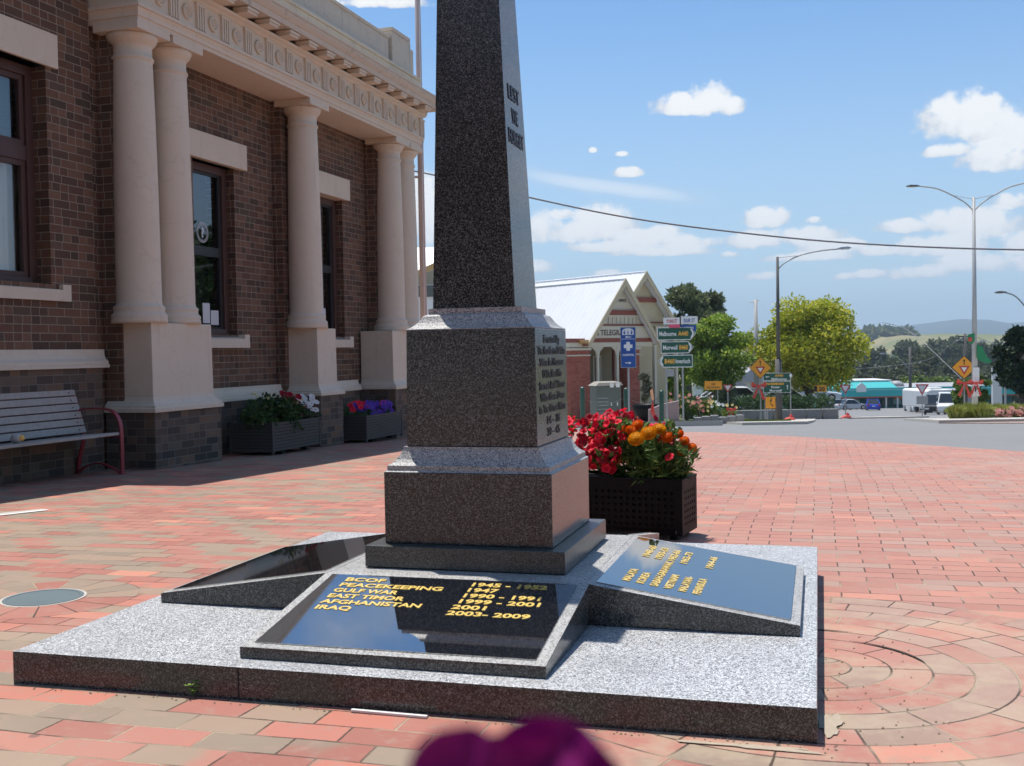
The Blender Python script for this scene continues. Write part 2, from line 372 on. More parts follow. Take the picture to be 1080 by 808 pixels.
def text(body,size,name,mat,parent,origin,ex,ey,extr=.001,align='LEFT',sx=1.0,bold=0.0,width=None,shear=0,vc=False):
    """lettering as a mesh: origin, x direction ex, up direction ey (local to parent)"""
    cu=bpy.data.curves.new('t','FONT'); cu.body=body; cu.size=size; cu.align_x=align; cu.offset=bold; cu.resolution_u=3; cu.extrude=extr; cu.shear=shear
    if vc: cu.align_y='CENTER'
    ob=bpy.data.objects.new('t',cu); COL.objects.link(ob)
    dg=bpy.context.evaluated_depsgraph_get(); me=bpy.data.meshes.new_from_object(ob.evaluated_get(dg)); bpy.data.objects.remove(ob); 
    if width and len(me.vertices):
        xs=[v.co.x for v in me.vertices]; w=max(xs)-min(xs)
        if w>0: sx=width/w
    ex=Vector(ex).normalized(); ey=Vector(ey).normalized(); ez=ex.cross(ey)
    Mx=Matrix((ex*sx,ey,ez)).transposed().to_4x4(); Mx.translation=Vector(origin)+ez*extr
    me.transform(Mx); me.materials.clear(); me.materials.append(MT[mat]); me.name=name
    o=bpy.data.objects.new(name,me); COL.objects.link(o)
    if parent is not None: o.parent=parent
    return o
def join(objs,name):
    """merge meshes (all sharing one material) into the first"""
    bm=bmesh.new()
    for o in objs: bm.from_mesh(o.data)
    me=objs[0].data; bm.to_mesh(me); bm.free(); objs[0].name=name
    for o in objs[1:]: bpy.data.objects.remove(o)
    return objs[0]
# ------------------------------------------------------------------ world
SH=Vector((0,0,0))+BN*.22-BU*.22          # ground shift of a shadow per metre of height
SUN=Vector((-SH.x,-SH.y,1)).normalized()
el=math.asin(SUN.z); azc=math.atan2(SUN.x,SUN.y)   # azimuth from +Y towards +X
w=bpy.data.worlds.new('World'); sc.world=w; w.use_nodes=True; E.nt=w.node_tree; nt=w.node_tree
bg=nt.nodes['Background']
sky=nt.nodes.new('ShaderNodeTexSky'); sky.sky_type='NISHITA'; sky.sun_disc=False; sky.sun_elevation=el; sky.sun_rotation=azc; sky.air_density=1.0; sky.dust_density=.6; sky.ozone_density=1.6; sky.altitude=200
G=tex('Generated'); gx,gy,gz=sep(G)
az=_m('ARCTAN2',gx,gy); ele=_m('ARCSINE',gz)
clouds=[ # px centre x,y, half width, half height up
 (720,112,30,12),(748,108,24,20),(768,114,16,11),(735,116,40,8),
 (1022,128,44,28),(1058,140,38,30),(1078,150,30,26),(1003,160,26,8),(1060,168,46,18),
 (575,243,24,18),(612,246,30,14),(636,238,34,18),(680,256,34,12),(722,258,34,10),(702,266,54,6),(640,262,34,6),(768,269,10,4),
 (811,232,24,12),(858,233,8,4),(800,256,34,10),(846,252,34,12),(882,262,34,8),(850,272,50,5),
 (960,240,32,8),(1000,236,32,14),(1040,240,36,18),(1078,262,30,14),(985,262,46,12),(1040,280,56,12),(972,289,36,8),(1010,262,30,12),
 (590,228,14,7),(745,256,22,6),(930,265,26,7),(915,290,20,5),(1068,215,20,10),(700,246,16,8),(803,292,16,5),(892,292,12,4),(563,284,18,8),(640,290,14,5),(662,183,13,6),(656,163,6,3),(625,159,4,3),
 (1205,120,70,60),(1235,235,80,40),(1190,10,60,50),(1260,-80,90,70),(396,4,46,7),(452,232,26,40),(448,300,26,30)]
D=None; SHD=None
wn=noise(G,30,5,.62); wn2=noise(G,90,4,.6); wn3=noise(G,9,3,.5)
for ci_,(cx_,cy_,hw,hh) in enumerate(clouds):
    hw*=1.08 if ci_>3 else 1.0; hh*=1.12 if ci_>3 else 1.15
    d=ray(cx_,cy_).normalized(); a0=math.atan2(d.x,d.y); e0=math.asin(d.z)
    d1=ray(cx_+hw,cy_).normalized(); aw=abs(math.atan2(d1.x,d1.y)-a0); d2=ray(cx_,cy_-hh).normalized(); eh=abs(math.asin(d2.z)-e0)
    X=(az-a0)*(1/aw); Yv=(ele-e0); up=mx(Yv,0.0)*(1/eh); dn=mn(Yv,0.0)*(1/(eh*.55))
    q=1.0-(X*X+up*up+dn*dn)
    D=q if D is None else mx(D,q)
    s_=mx(1.0-X*X,0.0)*(0.55+(Yv*(1/eh))*.6); s_=_m('MULTIPLY',s_,gt(q,-.4)); SHD=s_ if SHD is None else mx(SHD,s_)
infr=sstep(.62,.50,ab(az))*sstep(.40,.36,ele)
dens=mx(D,-1.5)*.70+(wn-.5)*2.5+(wn2-.5)*1.5+.26
al_in=sstep(-.15,.62,dens)
al_out=sstep(.52,.66,noise(G,3.2,6,.55))*sstep(.02,.12,gz)
# thin streak of high cloud
d=ray(640,195).normalized(); sa=math.atan2(d.x,d.y); se=math.asin(d.z)
st=sstep(1.0,0.0,_m('ABSOLUTE',(ele-se+(az-sa)*.17)*(1/.012)+(wn3-.5)*1.0))*sstep(.12,.02,ab(az-sa))*.5
alpha=mixf(al_out,mx(al_in,st),infr)
bright=mx(sstep(-.25,.6,SHD+(wn-.5)*1.3+(wn2-.5)*.7),sstep(.1,.3,st))
cc=cmix((4.3,4.6,5.1),(7.4,7.4,7.3),mixf(sstep(.5,.8,wn),bright,infr))
horiz=sstep(.36,-.02,ele)
skc=cmix(cmix(sky.outputs[0],(.60,.87,1.07),1.0,'MULTIPLY'),(4.6,5.6,6.3),horiz*.62)
colr=cmix(skc,cc,alpha*mixf(.9,.97,infr))
nt.links.new(colr,bg.inputs[0]); bg.inputs[1].default_value=.115; w.cycles.sampling_method='NONE'
sl=bpy.data.lights.new('sun','SUN'); sl.energy=4.6; sl.angle=math.radians(.53); sl.color=(1,.95,.88)
so=bpy.data.objects.new('sun',sl); COL.objects.link(so); so.rotation_euler=SUN.to_track_quat('Z','Y').to_euler(); so.location=(0,0,30)
vs_=sc.view_settings; vs_.view_transform='Standard'; vs_.look='None'; vs_.gamma=1; vs_.exposure=0.34; vs_.use_curve_mapping=False
sc.cycles.use_adaptive_sampling=True; sc.cycles.adaptive_threshold=.03; sc.cycles.max_bounces=6; sc.cycles.transparent_max_bounces=8; sc.cycles.use_denoising=True
sc.cycles.caustics_reflective=False; sc.cycles.caustics_refractive=False
# ------------------------------------------------------------------ ground
def rows(y0,y1):
    r=set([y0,y1]); y=y0
    for k,_ in PROF:
        if y0<k<y1: r.add(float(k))
    while y<y1:
        y+= .5 if y<20 else (1 if y<60 else 5)
        if y<y1: r.add(round(y,3))
    return sorted(r)
def sheet(name,mat,xf,y0,y1,dz,nx=1,thick=0):
    mb=MB(); R=rows(y0,y1); vs=[];fs=[]
    for Y in R:
        a,b_=xf(Y)
        for k in range(nx+1): vs.append((a+(b_-a)*k/nx,Y,zg(Y)+dz))
    n=nx+1
    for i in range(len(R)-1):
        for k in range(nx): fs.append((i*n+k,i*n+k+1,(i+1)*n+k+1,(i+1)*n+k))
    if thick:
        o=len(vs); vs+=[(x,y,z-thick) for x,y,z in vs]
        m_=len(R)
        for i in range(m_-1): fs+= [(i*n,(i+1)*n,o+(i+1)*n,o+i*n),(i*n+nx,o+i*n+nx,o+(i+1)*n+nx,(i+1)*n+nx)]
        for k in range(nx): fs+=[(k,o+k,o+k+1,k+1),((m_-1)*n+k,(m_-1)*n+k+1,o+(m_-1)*n+k+1,o+(m_-1)*n+k)]
    mb.add(vs,fs); return struct(mb.build(name,mat))
# terrain reaching the horizon
def terr():
    mb=MB(); ys=[-400,-60,-30]+[y for y in rows(-29.5,450) if y>-29]+[600,900,1500,3000,7000]
    vs=[];fs=[]
    xs=[-6000,-900,-200,-60,-25,0,25,60,200,900,6000]
    for Y in ys:
        for x in xs:
            vs.append((x,Y,zg(Y)-.03 if Y<=450 else -17.03))
    n=len(xs)
    for i in range(len(ys)-1):
        for k in range(n-1): fs.append((i*n+k,i*n+k+1,(i+1)*n+k+1,(i+1)*n+k))
    mb.add(vs,fs); return struct(mb.build('ground','grassground'))
terr()
e0=Vector((3.29,17.9)); e1=Vector((5.75,12.0))
def pl_r(Y): return e1.x+(e0.x-e1.x)*(Y-e1.y)/(e0.y-e1.y)
sheet('road','asphalt',lambda Y:(-40,60) if Y<66 else (8+(Y-66)*.30,34+(Y-66)*.40),-29,165,0)
sheet('plaza','paver',lambda Y:(-22,pl_r(Y) if Y>2 else pl_r(2)),-29,21.5,.004,nx=1)
# edging course of the plaza against the asphalt
# ------------------------------------------------------------------ war memorial  (local x = right, y = back)
CX,CY=-1.215,1.172
mem=thing('war_memorial','grey granite obelisk war memorial on a broad granite slab in the brick plaza','memorial',M0,-AM)
slab=MB().box(-2.455,-.0,0,2.30,-.12,.099).build('base_slab',['granite_side','granite_slab'],mem,bevel=.003)
for p in slab.data.polygons:
    if p.normal.z>.7: p.material_index=1  # sunlit top painted paler than the shaded sides
MB().box(-1.655,-1.6515,-.0012,0,-.12,.098).build('slab_joint','dark',mem)
core=MB().sq(CX,CY,.4702,.0992,.4702,.2403).build('core_block','granite_mould',mem,bevel=.003)
MT['granite_step']=mat_granite('sawn_dark_granite',.3,a=(.02,.021,.02),bb=(.06,.062,.058),c3=(.16,.165,.155),warm=(.07,.07,.065),sc1=330,thr=.5)
stp=MB().sq(CX,CY,.375,.2435,.375,.322).build('step','granite_step',mem,bevel=.003)
for p in stp.data.polygons:
    pass
pl=MB().sq(CX,CY,.318,.3225,.318,.585).build('plinth','granite_side',mem,bevel=.003)
def moulding(name,prof,mat='granite_mould'):
    """square moulding swept round the shaft: prof = (half width, z)"""
    mb=MB(); vs=[];fs=[]
    for h,z in prof: vs+=[(CX-h,CY-h,z),(CX+h,CY-h,z),(CX+h,CY+h,z),(CX-h,CY+h,z)]
    for i in range(len(prof)-1):
        for k in range(4): k2=(k+1)%4; fs.append((i*4+k,i*4+k2,i*4+4+k2,i*4+4+k))
    fs.append((3,2,1,0)); t=len(prof)*4-4; fs.append((t,t+1,t+2,t+3))
    mb.add(vs,fs); return mb.build(name,mat,mem)
moulding('plinth_moulding',[(.318,.5855),(.308,.592),(.308,.608),(.302,.612),(.292,.618),(.281,.629),(.273,.642),(.266,.655),(.261,.667),(.261,.674)])
MB().sq(CX,CY,.251,.6745,.247,1.105).build('die','granite_side',mem,bevel=.003)
moulding('die_moulding',[(.247,1.1055),(.247,1.109),(.238,1.113),(.226,1.121),(.214,1.133),(.204,1.147),(.198,1.157),(.188,1.163),(.181,1.165),(.181,1.186)])
OB=[(.164,1.1865),(.128,2.45),(.105,3.25)]
ob=MB()
r_=lambda h,z:[(CX-h,CY-h,z),(CX+h,CY-h,z),(CX+h,CY+h,z),(CX-h,CY+h,z)]
q_=lambda h,z,d:[(x+d,y,zz_) for x,y,zz_ in r_(h,z)]
ob.frust(q_(.161,1.1865,-.010),q_(.113,2.60,-.028)); ob.frust(q_(.113,2.6005,-.028),q_(.004,2.74,-.028))
ob.build('obelisk','granite_side',mem,bevel=.002)
# inscriptions on the right-hand faces
def on_right(body,size,z,width,half0,half1,z0,z1,nm='inscription',bold=.0015):
    if z0>1.1: z1,half0,half1=2.60,.161-.010,.113-.028
    t=(z-z0)/(z1-z0); h=half0+(half1-half0)*t
    up=Vector((half1-half0,0,z1-z0)).normalized()
    return text(body,size,nm,'leadletter',mem,(CX+h+.0012,CY,z),(0,1,0),up,extr=.0008,align='CENTER',bold=bold,width=width)
L=[]
hO=lambda z:.164+(.105-.164)*(z-1.1865)/(3.25-1.1865)
for bdy,z,wd in (('LEST',1.975,.155),('WE',1.888,.085),('FORGET',1.805,.205)): L.append(on_right(bdy,.078,z,wd,.164,.105,1.1865,3.25))
join(L,'inscription')
L=[]
for i,(bdy,wd) in enumerate((('Erected By',.25),('The Residents Of The',.43),('Shire In Honour',.38),('Of The Men Who',.30),('Served And Those',.40),('Who Gave Lives',.38),('In The Great Wars',.41),('14 - 18',.20),('39 - 45',.20))):
    L.append(on_right(bdy,.042,1.052-i*.0435,wd,.251,.247,.6745,1.105,bold=.0006))
join(L,'inscription')
# four sloping plaques leaning on the core block
def plaque(rot,rows_,label):
    """local frame: x across, y up the slope outwards-in, built on -Y side then turned"""
    c,s=math.cos(rot),math.sin(rot)
    def T(p): 
        x,y,z=p; return (CX+c*x-s*y,CY+s*x+c*y,z)
    hw=.482; y0=-1.086 if rot==0 else -1.163; 
    y1=-.4705; zl=.135; zr=.2405; z0=.0995
    mb=MB()
    sec=[(y0,z0),(y0,zl),(y1,zr),(y1,z0)]
    a=[T((-hw,y,z)) for y,z in sec]; b_=[T((hw,y,z)) for y,z in sec]
    mb.add(a+b_,[(0,1,2,3),(7,6,5,4),(0,4,5,1),(1,5,6,2),(2,6,7,3),(0,3,7,4)])
    o=mb.build('plaque','granite_side',mem,bevel=.002)
    for p in o.data.polygons: p.material_index=0
    o['label']=label
    o.data.materials.append(MT['granite_mould'])
    for p in o.data.polygons:
        if .5<p.normal.z<.999: p.material_index=1
    sl_=Vector((0,y1-y0,zr-zl)); Ls=sl_.length; sl_.normalize(); nrm=Vector((1,0,0)).cross(sl_)
    def S(x,s_,h): q=Vector((x,y0,zl))+sl_*s_+nrm*h; return T(q)
    a=[S(-hw+.036,.03,.0006),S(hw-.036,.03,.0006),S(hw-.036,Ls-.028,.0006),S(-hw+.036,Ls-.028,.0006)]
    b_=[S(-hw+.036,.03,.004),S(hw-.036,.03,.004),S(hw-.036,Ls-.028,.004),S(-hw+.036,Ls-.028,.004)]
    MB().frust(a,b_).build('polished_panel','blackpol',o)
    if rows_:
        ex=Vector(T((1,0,0)))-Vector(T((0,0,0))); ey=Vector(S(0,1,0))-Vector(S(0,0,0)); LL=[]
        for t_,x,s_,wd,sz in rows_: LL.append(text(t_,sz,'lettering','gold',o,S(x,s_,.0044),ex,ey,extr=.0006,width=wd,bold=.0013))
        yr=[q for q,t in zip(LL,rows_) if t[1]>0]; nm=[q for q,t in zip(LL,rows_) if t[1]<=0]
        join(nm,'name_lettering'); join(yr,'year_lettering')
    return o
fr=[]
z_=.044
for i,(a_,wa,d_,x2,wb) in enumerate((('BCOF',.148,'1945 - 1952',.082,.262),('PEACEKEEPING',.375,'1947',.082,.105),('GULF WAR',.235,'1990 - 1991',.082,.262),('EAST TIMOR',.275,'1999 - 2001',.082,.272),('AFGHANISTAN',.355,'2001',.082,.115),('IRAQ',.125,'2003- 2009',.080,.275))):
    fr+=[(a_,-.375,.535-i*.0485,wa,z_),(d_,x2,.538-i*.0478,wb,z_)]
plaque(0,fr,'front sloping plaque with gold campaign names')
rt=[]
for i,(a_,wa,d_) in enumerate((('MALAYA',.20,'1948-60'),('KOREA',.18,'1950-53'),('SABAH-SARAWAK',.43,'1962-66'),('VIETNAM',.23,'1962-73'),('MALAYAN-',.24,''),('PENINSULA',.25,'1964-66'))):
    rt.append((a_,-.355,.575-i*.0485,wa,.038))
    if d_: rt.append((d_,.075,.575-i*.0485,.225,.038))
plaque(PI/2,rt,'right sloping plaque with gold campaign names')
plaque(-PI/2,None,'left sloping plaque'); plaque(PI,None,'rear sloping plaque')
# ------------------------------------------------------------------ brick hall (local x = outwards n, y = along u)
hall=thing('brick_hall','dark brick civic hall with cream columns, entablature and parapet beside the plaza','building',B0,-AB)
W=-.62
def wall_open(mb,n0,n1,u0,u1,z0,z1,ops):
    us=sorted(set([u0,u1]+[q for o in ops for q in o[:2]])); zs=sorted(set([z0,z1]+[q for o in ops for q in o[2:]]))
    for a,b_ in zip(us,us[1:]):
        # merge vertical runs that carry no opening
        runs=[];cur=None
        for c,d in zip(zs,zs[1:]):
            hole=any(o[0]<=a and b_<=o[1] and o[2]<=c and d<=o[3] for o in ops)
            if hole: cur=None
            else:
                if cur: cur[1]=d
                else: cur=[c,d]; runs.append(cur)
        for c,d in runs: mb.box(n0,n1,a,b_,c,d)
wl=MB()
wl.box(-1.1,W,-9,-2.15,-.6,5.2); wall_open(wl,-1.1,W,-2.15,-.12,-.6,5.2,[(-2.13,-.79,1.79,4.0)])
wall_open(wl,-1.1,W-.05,-.12,7.5,-.9,4.62,[(1.80,2.735,1.31,3.51),(4.92,5.90,1.31,3.51)])
wl.box(-9,-1.1,7.1,7.5,-.9,5.4); 
wl.build('wall','brick',hall)
# brick piers behind the columns
for u0,u1,t in ((.04,1.0,W+.2),(3.72,4.22,W+.1),(6.75,7.45,W+.2)): MB().box(W-.04,t,u0,u1,.3,4.6).build('pilaster','brick',hall)
MB().box(-9.1,-1.105,-9,7.09,-.9,5.6).build('inner_block','dark',hall)
# plinth course in bluish brick + cream string course
sg=MB(); sg.box(W+.001,W+.05,-9,-.125,-.6,.93); sg.box(W-.048,W+.05,1.262,3.755,-.6,.45); sg.box(W-.048,W+.05,4.455,6.2,-.6,.45); sg.build('brick_base','plinthbrick',hall)
def course(name,u0,u1,z0,z1,n=W,p=.09):
    prof=[(n-.04,z0),(n+p,z0),(n+p,z0+.035),(n+p-.015,z0+.04),(n+p-.015,z0+.07),(n+p-.05,z0+.10),(n+p-.065,z0+.14),(n+p-.07,z1),(n-.04,z1)]
    return MB().prism([(a,u0,b_) for a,b_ in prof],(0,u1-u0,0)).build(name,'cream',hall)
course('string_course',-9,-.04,.925,1.123); course('string_course',1.263,3.754,.44,.615); course('string_course',4.456,6.2,.44,.605)
# pedestals
def pedestal(u0,u1,zb):
    o=MB().box(W-.01,0,u0,u1,-.8,zb-.012).build('pedestal','plinthbrick',hall)
    mb=MB(); i=.07
    P_=[(0.03,zb-.012),(.03,zb+.035),(.012,zb+.04),(.012,zb+.062),(-.02,zb+.085),(-.045,zb+.12),(-.055,zb+.155),(-.062,1.30),(-.062,1.402)]
    vs=[];fs=[]
    for d,z in P_: vs+=[(W-.02,u0-d,z),(d,u0-d,z),(d,u1+d,z),(W-.02,u1+d,z)]
    for k in range(len(P_)-1):
        for j in range(4): j2=(j+1)%4; fs.append((k*4+j,k*4+j2,k*4+4+j2,k*4+4+j))
    fs.append((0,3,2,1)); t=len(P_)*4-4; fs.append((t,t+1,t+2,t+3)); mb.add(vs,fs)
    mb.build('render_block','cream',o,bevel=.006); return o
pedestal(0,1.26,.44); pedestal(3.76,4.45,.455); pedestal(6.35,7.75,.45)
COLP=[(0,1.400),(.300,1.4025),(.300,1.44),(.292,1.455),(.30,1.475),(.292,1.50),(.272,1.515),(.268,1.55),(.276,1.565),(.27,1.585),(.248,1.60),(.240,1.64),(.238,2.2),(.232,2.9),(.222,3.6),(.207,4.24),(.206,4.25),(.222,4.262),(.224,4.285),(.206,4.30),(.204,4.40),(.212,4.415),(.22,4.425),(.248,4.455),(.268,4.50),(.27,4.525),(0,4.5255)]
def column(u): 
    o=MB().lathe(COLP,(-.31,u,0),n=40).build('column','cream',hall,smooth=True)
    MB().box(-.31-.285,-.31+.285,u-.285,u+.285,4.526,4.612).build('abacus','cream',o,bevel=.004)
    return o
for u in (.20,.83,3.98,6.93,7.53): column(u)
# entablature
EU0,EU1=-.10,7.74
def ring(name,prof,mat,u0=EU0,u1=EU1,nb=-1.3,parent=hall):
    mb=MB(); vs=[];fs=[]
    for d,z in prof: vs+=[(nb,u0-d,z),(d,u0-d,z),(d,u1+d,z),(nb,u1+d,z)]
    for k in range(len(prof)-1):
        for j in range(4): j2=(j+1)%4; fs.append((k*4+j,k*4+j2,k*4+4+j2,k*4+4+j))
    fs.append((0,3,2,1)); t=len(prof)*4-4; fs.append((t,t+1,t+2,t+3)); mb.add(vs,fs); return mb.build(name,mat,parent)
ring('architrave',[(-.03,4.613),(-.03,4.655),(-.015,4.66),(-.015,4.70),(0,4.745),(.02,4.75),(.02,4.785),(-.012,4.786)],'cream')
fz=ring('frieze',[(-.02,4.787),(-.02,5.10),(.0,5.11),(.02,5.135),(.05,5.15),(.06,5.185),(.05,5.19)],'cream')
co_=ring('cornice',[(.06,5.27),(.235,5.27),(.245,5.30),(.245,5.335),(.262,5.345),(.285,5.375),(.30,5.395),(.30,5.425),(.0,5.47)],'creamtop')
rd=None
for i in range(15):
    u=.29+i*.512
    if rd is None:
        rd=MB().lathe([(.088,0),(.088,.028),(.072,.034),(.062,.008),(.047,.008),(.042,.032),(.030,.038),(.026,.008),(.018,.008),(.013,.034),(0,.038)],(0,0,0),n=24,axis='x').build('roundel','cream',fz,smooth=True); rd.location=(-.021,u,4.945)
    else:
        c=rd.copy(); COL.objects.link(c); c.location=(-.021,u,4.945)
    # triglyph between roundels
tg=None
for i in range(15):
    u=.29+i*.512+.256
    if tg is None:
        mb=MB()
        for k in range(4): mb.box(-.022,.012,-.085+k*.046,-.085+k*.046+.026,4.80,5.09)
        mb.box(-.022,.014,-.10,.10,5.07,5.10)
        for k in range(5): mb.box(-.022,-.004,-.09+k*.04,-.09+k*.04+.018,4.718,4.744)
        tg=mb.build('triglyph','cream',fz); tg.location=(0,u,0)
    else:
        c=tg.copy(); COL.objects.link(c); c.location=(0,u,0)
sp=None
for i in range(15):
    u=.29+i*.512+.02
    if sp is None:
        sp=MB().box(0,.21,-.11,.11,5.19,5.225).box(0,.225,-.125,.125,5.225,5.262).build('modillion','cream',co_,bevel=.006); sp.location=(0,u,0)
    else:
        c=sp.copy(); COL.objects.link(c); c.location=(0,u,0)
for k in range(2):   # end-face modillions
    c=sp.copy(); COL.objects.link(c); c.rotation_euler=(0,0,PI/2); c.location=(-.12-.5*k,EU1,0)
# gutter line, blocking course, attic and end block
gt_=MB().tube([(.30,EU0-.2,5.445),(.30,EU1+.3,5.445)],.02,n=6).build('gutter','creamtop',hall)
MB().box(-1.2,-.03,EU0,EU1-.02,5.472,5.76).box(-1.2,-.0,EU0,EU1+.01,5.76,5.80).build('blocking_course','creamtop',hall,bevel=.006)
MB().box(-.9,-.13,EU0,6.65,5.802,6.22).box(-.92,-.11,EU0,6.65,6.22,6.27).build('parapet','creamtop',hall,bevel=.006)
MB().box(-1.0,-.08,6.68,7.45,5.802,6.36).box(-.98,-.10,7.45,7.62,5.802,6.27).box(-1.02,-.06,6.66,7.40,6.36,6.42).build('end_block','creamtop',hall,bevel=.006)
# left wing top and its projecting porch, outside the picture but casting shade
MB().box(-9,W+.04,-9,EU0-.02,5.2,5.3).box(-9,W+.25,-9,EU0-.32,5.3,5.42).box(-1.3,W,-9,EU0-.02,5.42,6.2).build('wing_cornice','creamtop',hall)
MB().box(W,.35,-8.6,-2.75,4.6,6.4).box(W,.15,-3.3,-2.8,-.6,4.6).build('porch','creamtop',hall)
MB().box(-9,-1.25,-9,7.4,5.6,5.9).build('hall_roof','greyroof',hall)
# lintels and sills
def lintel(u0,u1,z0,z1): MB().box(W-.3,W+.035,u0,u1,z0,z1).build('lintel','cream',hall,bevel=.005)
lintel(-2.35,-.64,4.0,4.345); lintel(1.595,2.94,3.51,3.845); lintel(4.69,6.03,3.50,3.835)
def sill(u0,u1,zb,zt):
    a=.17
    MB().prism([(W-.3,u0,zb),(W+.05,u0,zb),(W+.05,u0,zt-.055),(W-.22,u0,zt),(W-.3,u0,zt)],(0,u1-u0,0)).box(W-.06,W+.052,u1-.12,u1,zb-.001,zt).box(W-.06,W+.052,u0,u0+.12,zb-.001,zt).build('sill','cream',hall)
sill(-2.35,-.565,1.62,1.79); sill(1.66,2.875,1.135,1.31); sill(4.76,6.01,1.135,1.31)
qd_=lambda x,a,b_,c,e:[(x,a,c),(x,b_,c),(x,b_,e),(x,a,e)]
def window(u0,u1,z0,z1,kind):
    d=W-.20; fw=.10
    mb=MB(); 
    fm='winbrown'
    mb.box(d-.1,d+.03,u0,u0+fw,z0,z1).box(d-.1,d+.03,u1-fw,u1,z0,z1).box(d-.1,d+.03,u0+fw,u1-fw,z1-fw,z1).box(d-.1,d+.05,u0+fw,u1-fw,z0,z0+.07)
    o=mb.build('window',fm,hall,bevel=.004)
    a,b_,c,e=u0+fw,u1-fw,z0+.07,z1-fw; t=.055
    sm='winbrown' if kind==0 else 'windark'
    sb=MB()
    if kind==0:
        zt=3.10; 
        sb.box(d-.06,d+.02,a,b_,zt-.06,zt+.09)
        for lo,hi in ((c,zt-.06),(zt+.09,e)):
            sb.box(d-.05,d,a,a+t,lo,hi).box(d-.05,d,b_-t,b_,lo,hi).box(d-.05,d,a+t,b_-t,hi-t,hi).box(d-.05,d,a+t,b_-t,lo,lo+t)
        sb.build('sash',sm,o)
        MB().add(qd_(d-.027,a+t,b_-t,c+t,zt-.06-t),[(0,1,2,3)]).add(qd_(d-.027,a+t,b_-t,zt+.09+t,e-t),[(0,1,2,3)]).build('pane','pane',o)
        cu=MB(); n=60; vs=[];fs=[]
        for k in range(n+1):
            u=a+t+(b_-a-2*t+.28)*k/n; nn=d-.16+.022*math.sin(k*.9)+.012*math.sin(k*2.3+1)
            vs+=[(nn,u,c),(nn+.012*math.sin(k*1.3),u,zt)]
        for k in range(n): fs.append((2*k,2*k+2,2*k+3,2*k+1))
        cu.add(vs,fs); cu.build('curtain','curtain',o,smooth=True)
        MB().box(d-.14,d-.13,a,b_,zt+.05,e).build('blind',plain('blue_grey_blind',(.09,.16,.20),.8),o)
    else:
        zm=(z0+z1)/2-.02
        sb.box(d-.05,d,a,b_,zm-.03,zm+.03)
        for lo,hi in ((c,zm-.03),(zm+.03,e)):
            sb.box(d-.05,d,a,a+t,lo,hi).box(d-.05,d,b_-t,b_,lo,hi).box(d-.05,d,a+t,b_-t,hi-.03,hi).box(d-.05,d,a+t,b_-t,lo,lo+.03)
        sb.build('sash',sm,o)
        MB().add(qd_(d-.027,a+t,b_-t,c+.03,zm-.03),[(0,1,2,3)]).add(qd_(d-.027,a+t,b_-t,zm+.03,e-.03),[(0,1,2,3)]).build('pane','pane',o)
        MB().box(d-.30,d-.29,a,b_,c,e).build('blind',plain('grey_blind',(.05,.055,.06),.9),o)
        if kind==1:
            uc,zc=u0+.44,2.63
            rg=MB(); n=28
            for r0,r1 in ((.118,.13),(.098,.106)):
                vs=[(d-.021,uc+r*math.sin(2*PI*k/n),zc+r*math.cos(2*PI*k/n)) for r in(r0,r1) for k in range(n)]
                rg.add(vs,[(k,(k+1)%n,n+(k+1)%n,n+k) for k in range(n)])
            ro=rg.build('information_sticker','paper',o)
            to=text('?',.17,'information_sticker','paper',o,(d-.0225,uc,zc-.06),(0,1,0),(0,0,1),align='CENTER',bold=.008); join([ro,to],'information_sticker')
            MB().box(d-.022,d-.020,u0+.40,u0+.56,1.46,1.72).box(d-.022,d-.020,u0+.58,u0+.76,1.44,1.63).build('notice','paper',o)
        else: MB().box(d-.022,d-.020,u0+.50,u0+.66,1.46,1.76).build('notice','paper',o)
    MB().box(-1.104,-1.1,u0,u1,z0,z1).build('interior','dark',o)
    return o
window(-2.13,-.79,1.79,4.0,0); window(1.80,2.735,1.31,3.51,1); window(4.92,5.90,1.31,3.50,2)
# flagpole standing beside the far corner of the hall
pp=B0+BU*8.1-BN*.2
fp_=thing('flagpole','slim pinkish flagpole standing past the far corner of the brick hall','flagpole',(pp.x,pp.y,zg(pp.y)))
MB().tube([(0,0,0),(0,0,11.5)],[.066,.042],n=14).build('pole','pink',fp_,smooth=True)
MB().lathe([(0,0),(.12,0),(.12,.12),(.09,.16),(0,.16)],n=16).build('base_collar','pink',fp_)
MB().box(-.55,0,-.015,.015,4.62,4.66).box(-.55,0,-.015,.015,6.1,6.13).build('wall_bracket','pink',fp_)
MB().tube([(.02,-.06,1.2),(.035,-.06,11.3)],.006,n=5).build('halyard','white',fp_)
# ------------------------------------------------------------------ bench
bz=-.185
bp=B0+Vector((0,0,bz))
bench=thing('park_bench','weathered timber slat bench with red steel arms by the brick wall','bench',bp,-AB)
def slat(nc,zc,wd,th,ang,u0,u1,name,par):
    dx,dz=math.cos(ang)*wd/2,math.sin(ang)*wd/2; ax,az_=-math.sin(ang)*th/2,math.cos(ang)*th/2
    poly=[(nc-dx-ax,u0,zc-dz-az_),(nc+dx-ax,u0,zc+dz-az_),(nc+dx+ax,u0,zc+dz+az_),(nc-dx+ax,u0,zc-dz+az_)]
    return MB().prism(poly,(0,u1-u0,0))
U0,U1=-2.33,-.56
s_=MB()
for k in range(5):
    q=slat(-.055-k*.095,.432-k*.006,.085,.03,.05,U0,U1,'',None); s_.add(q.v,q.f)
s_.build('seat','slat',bench,bevel=.003)
s_=MB()
for k in range(6):
    t=k/5; q=slat(-.455-.11*t*1.1-.0,.475+.385*t,.068,.028,PI/2+.30,U0,U1,'',None); s_.add(q.v,q.f)
s_.build('backrest','slat',bench,bevel=.003)
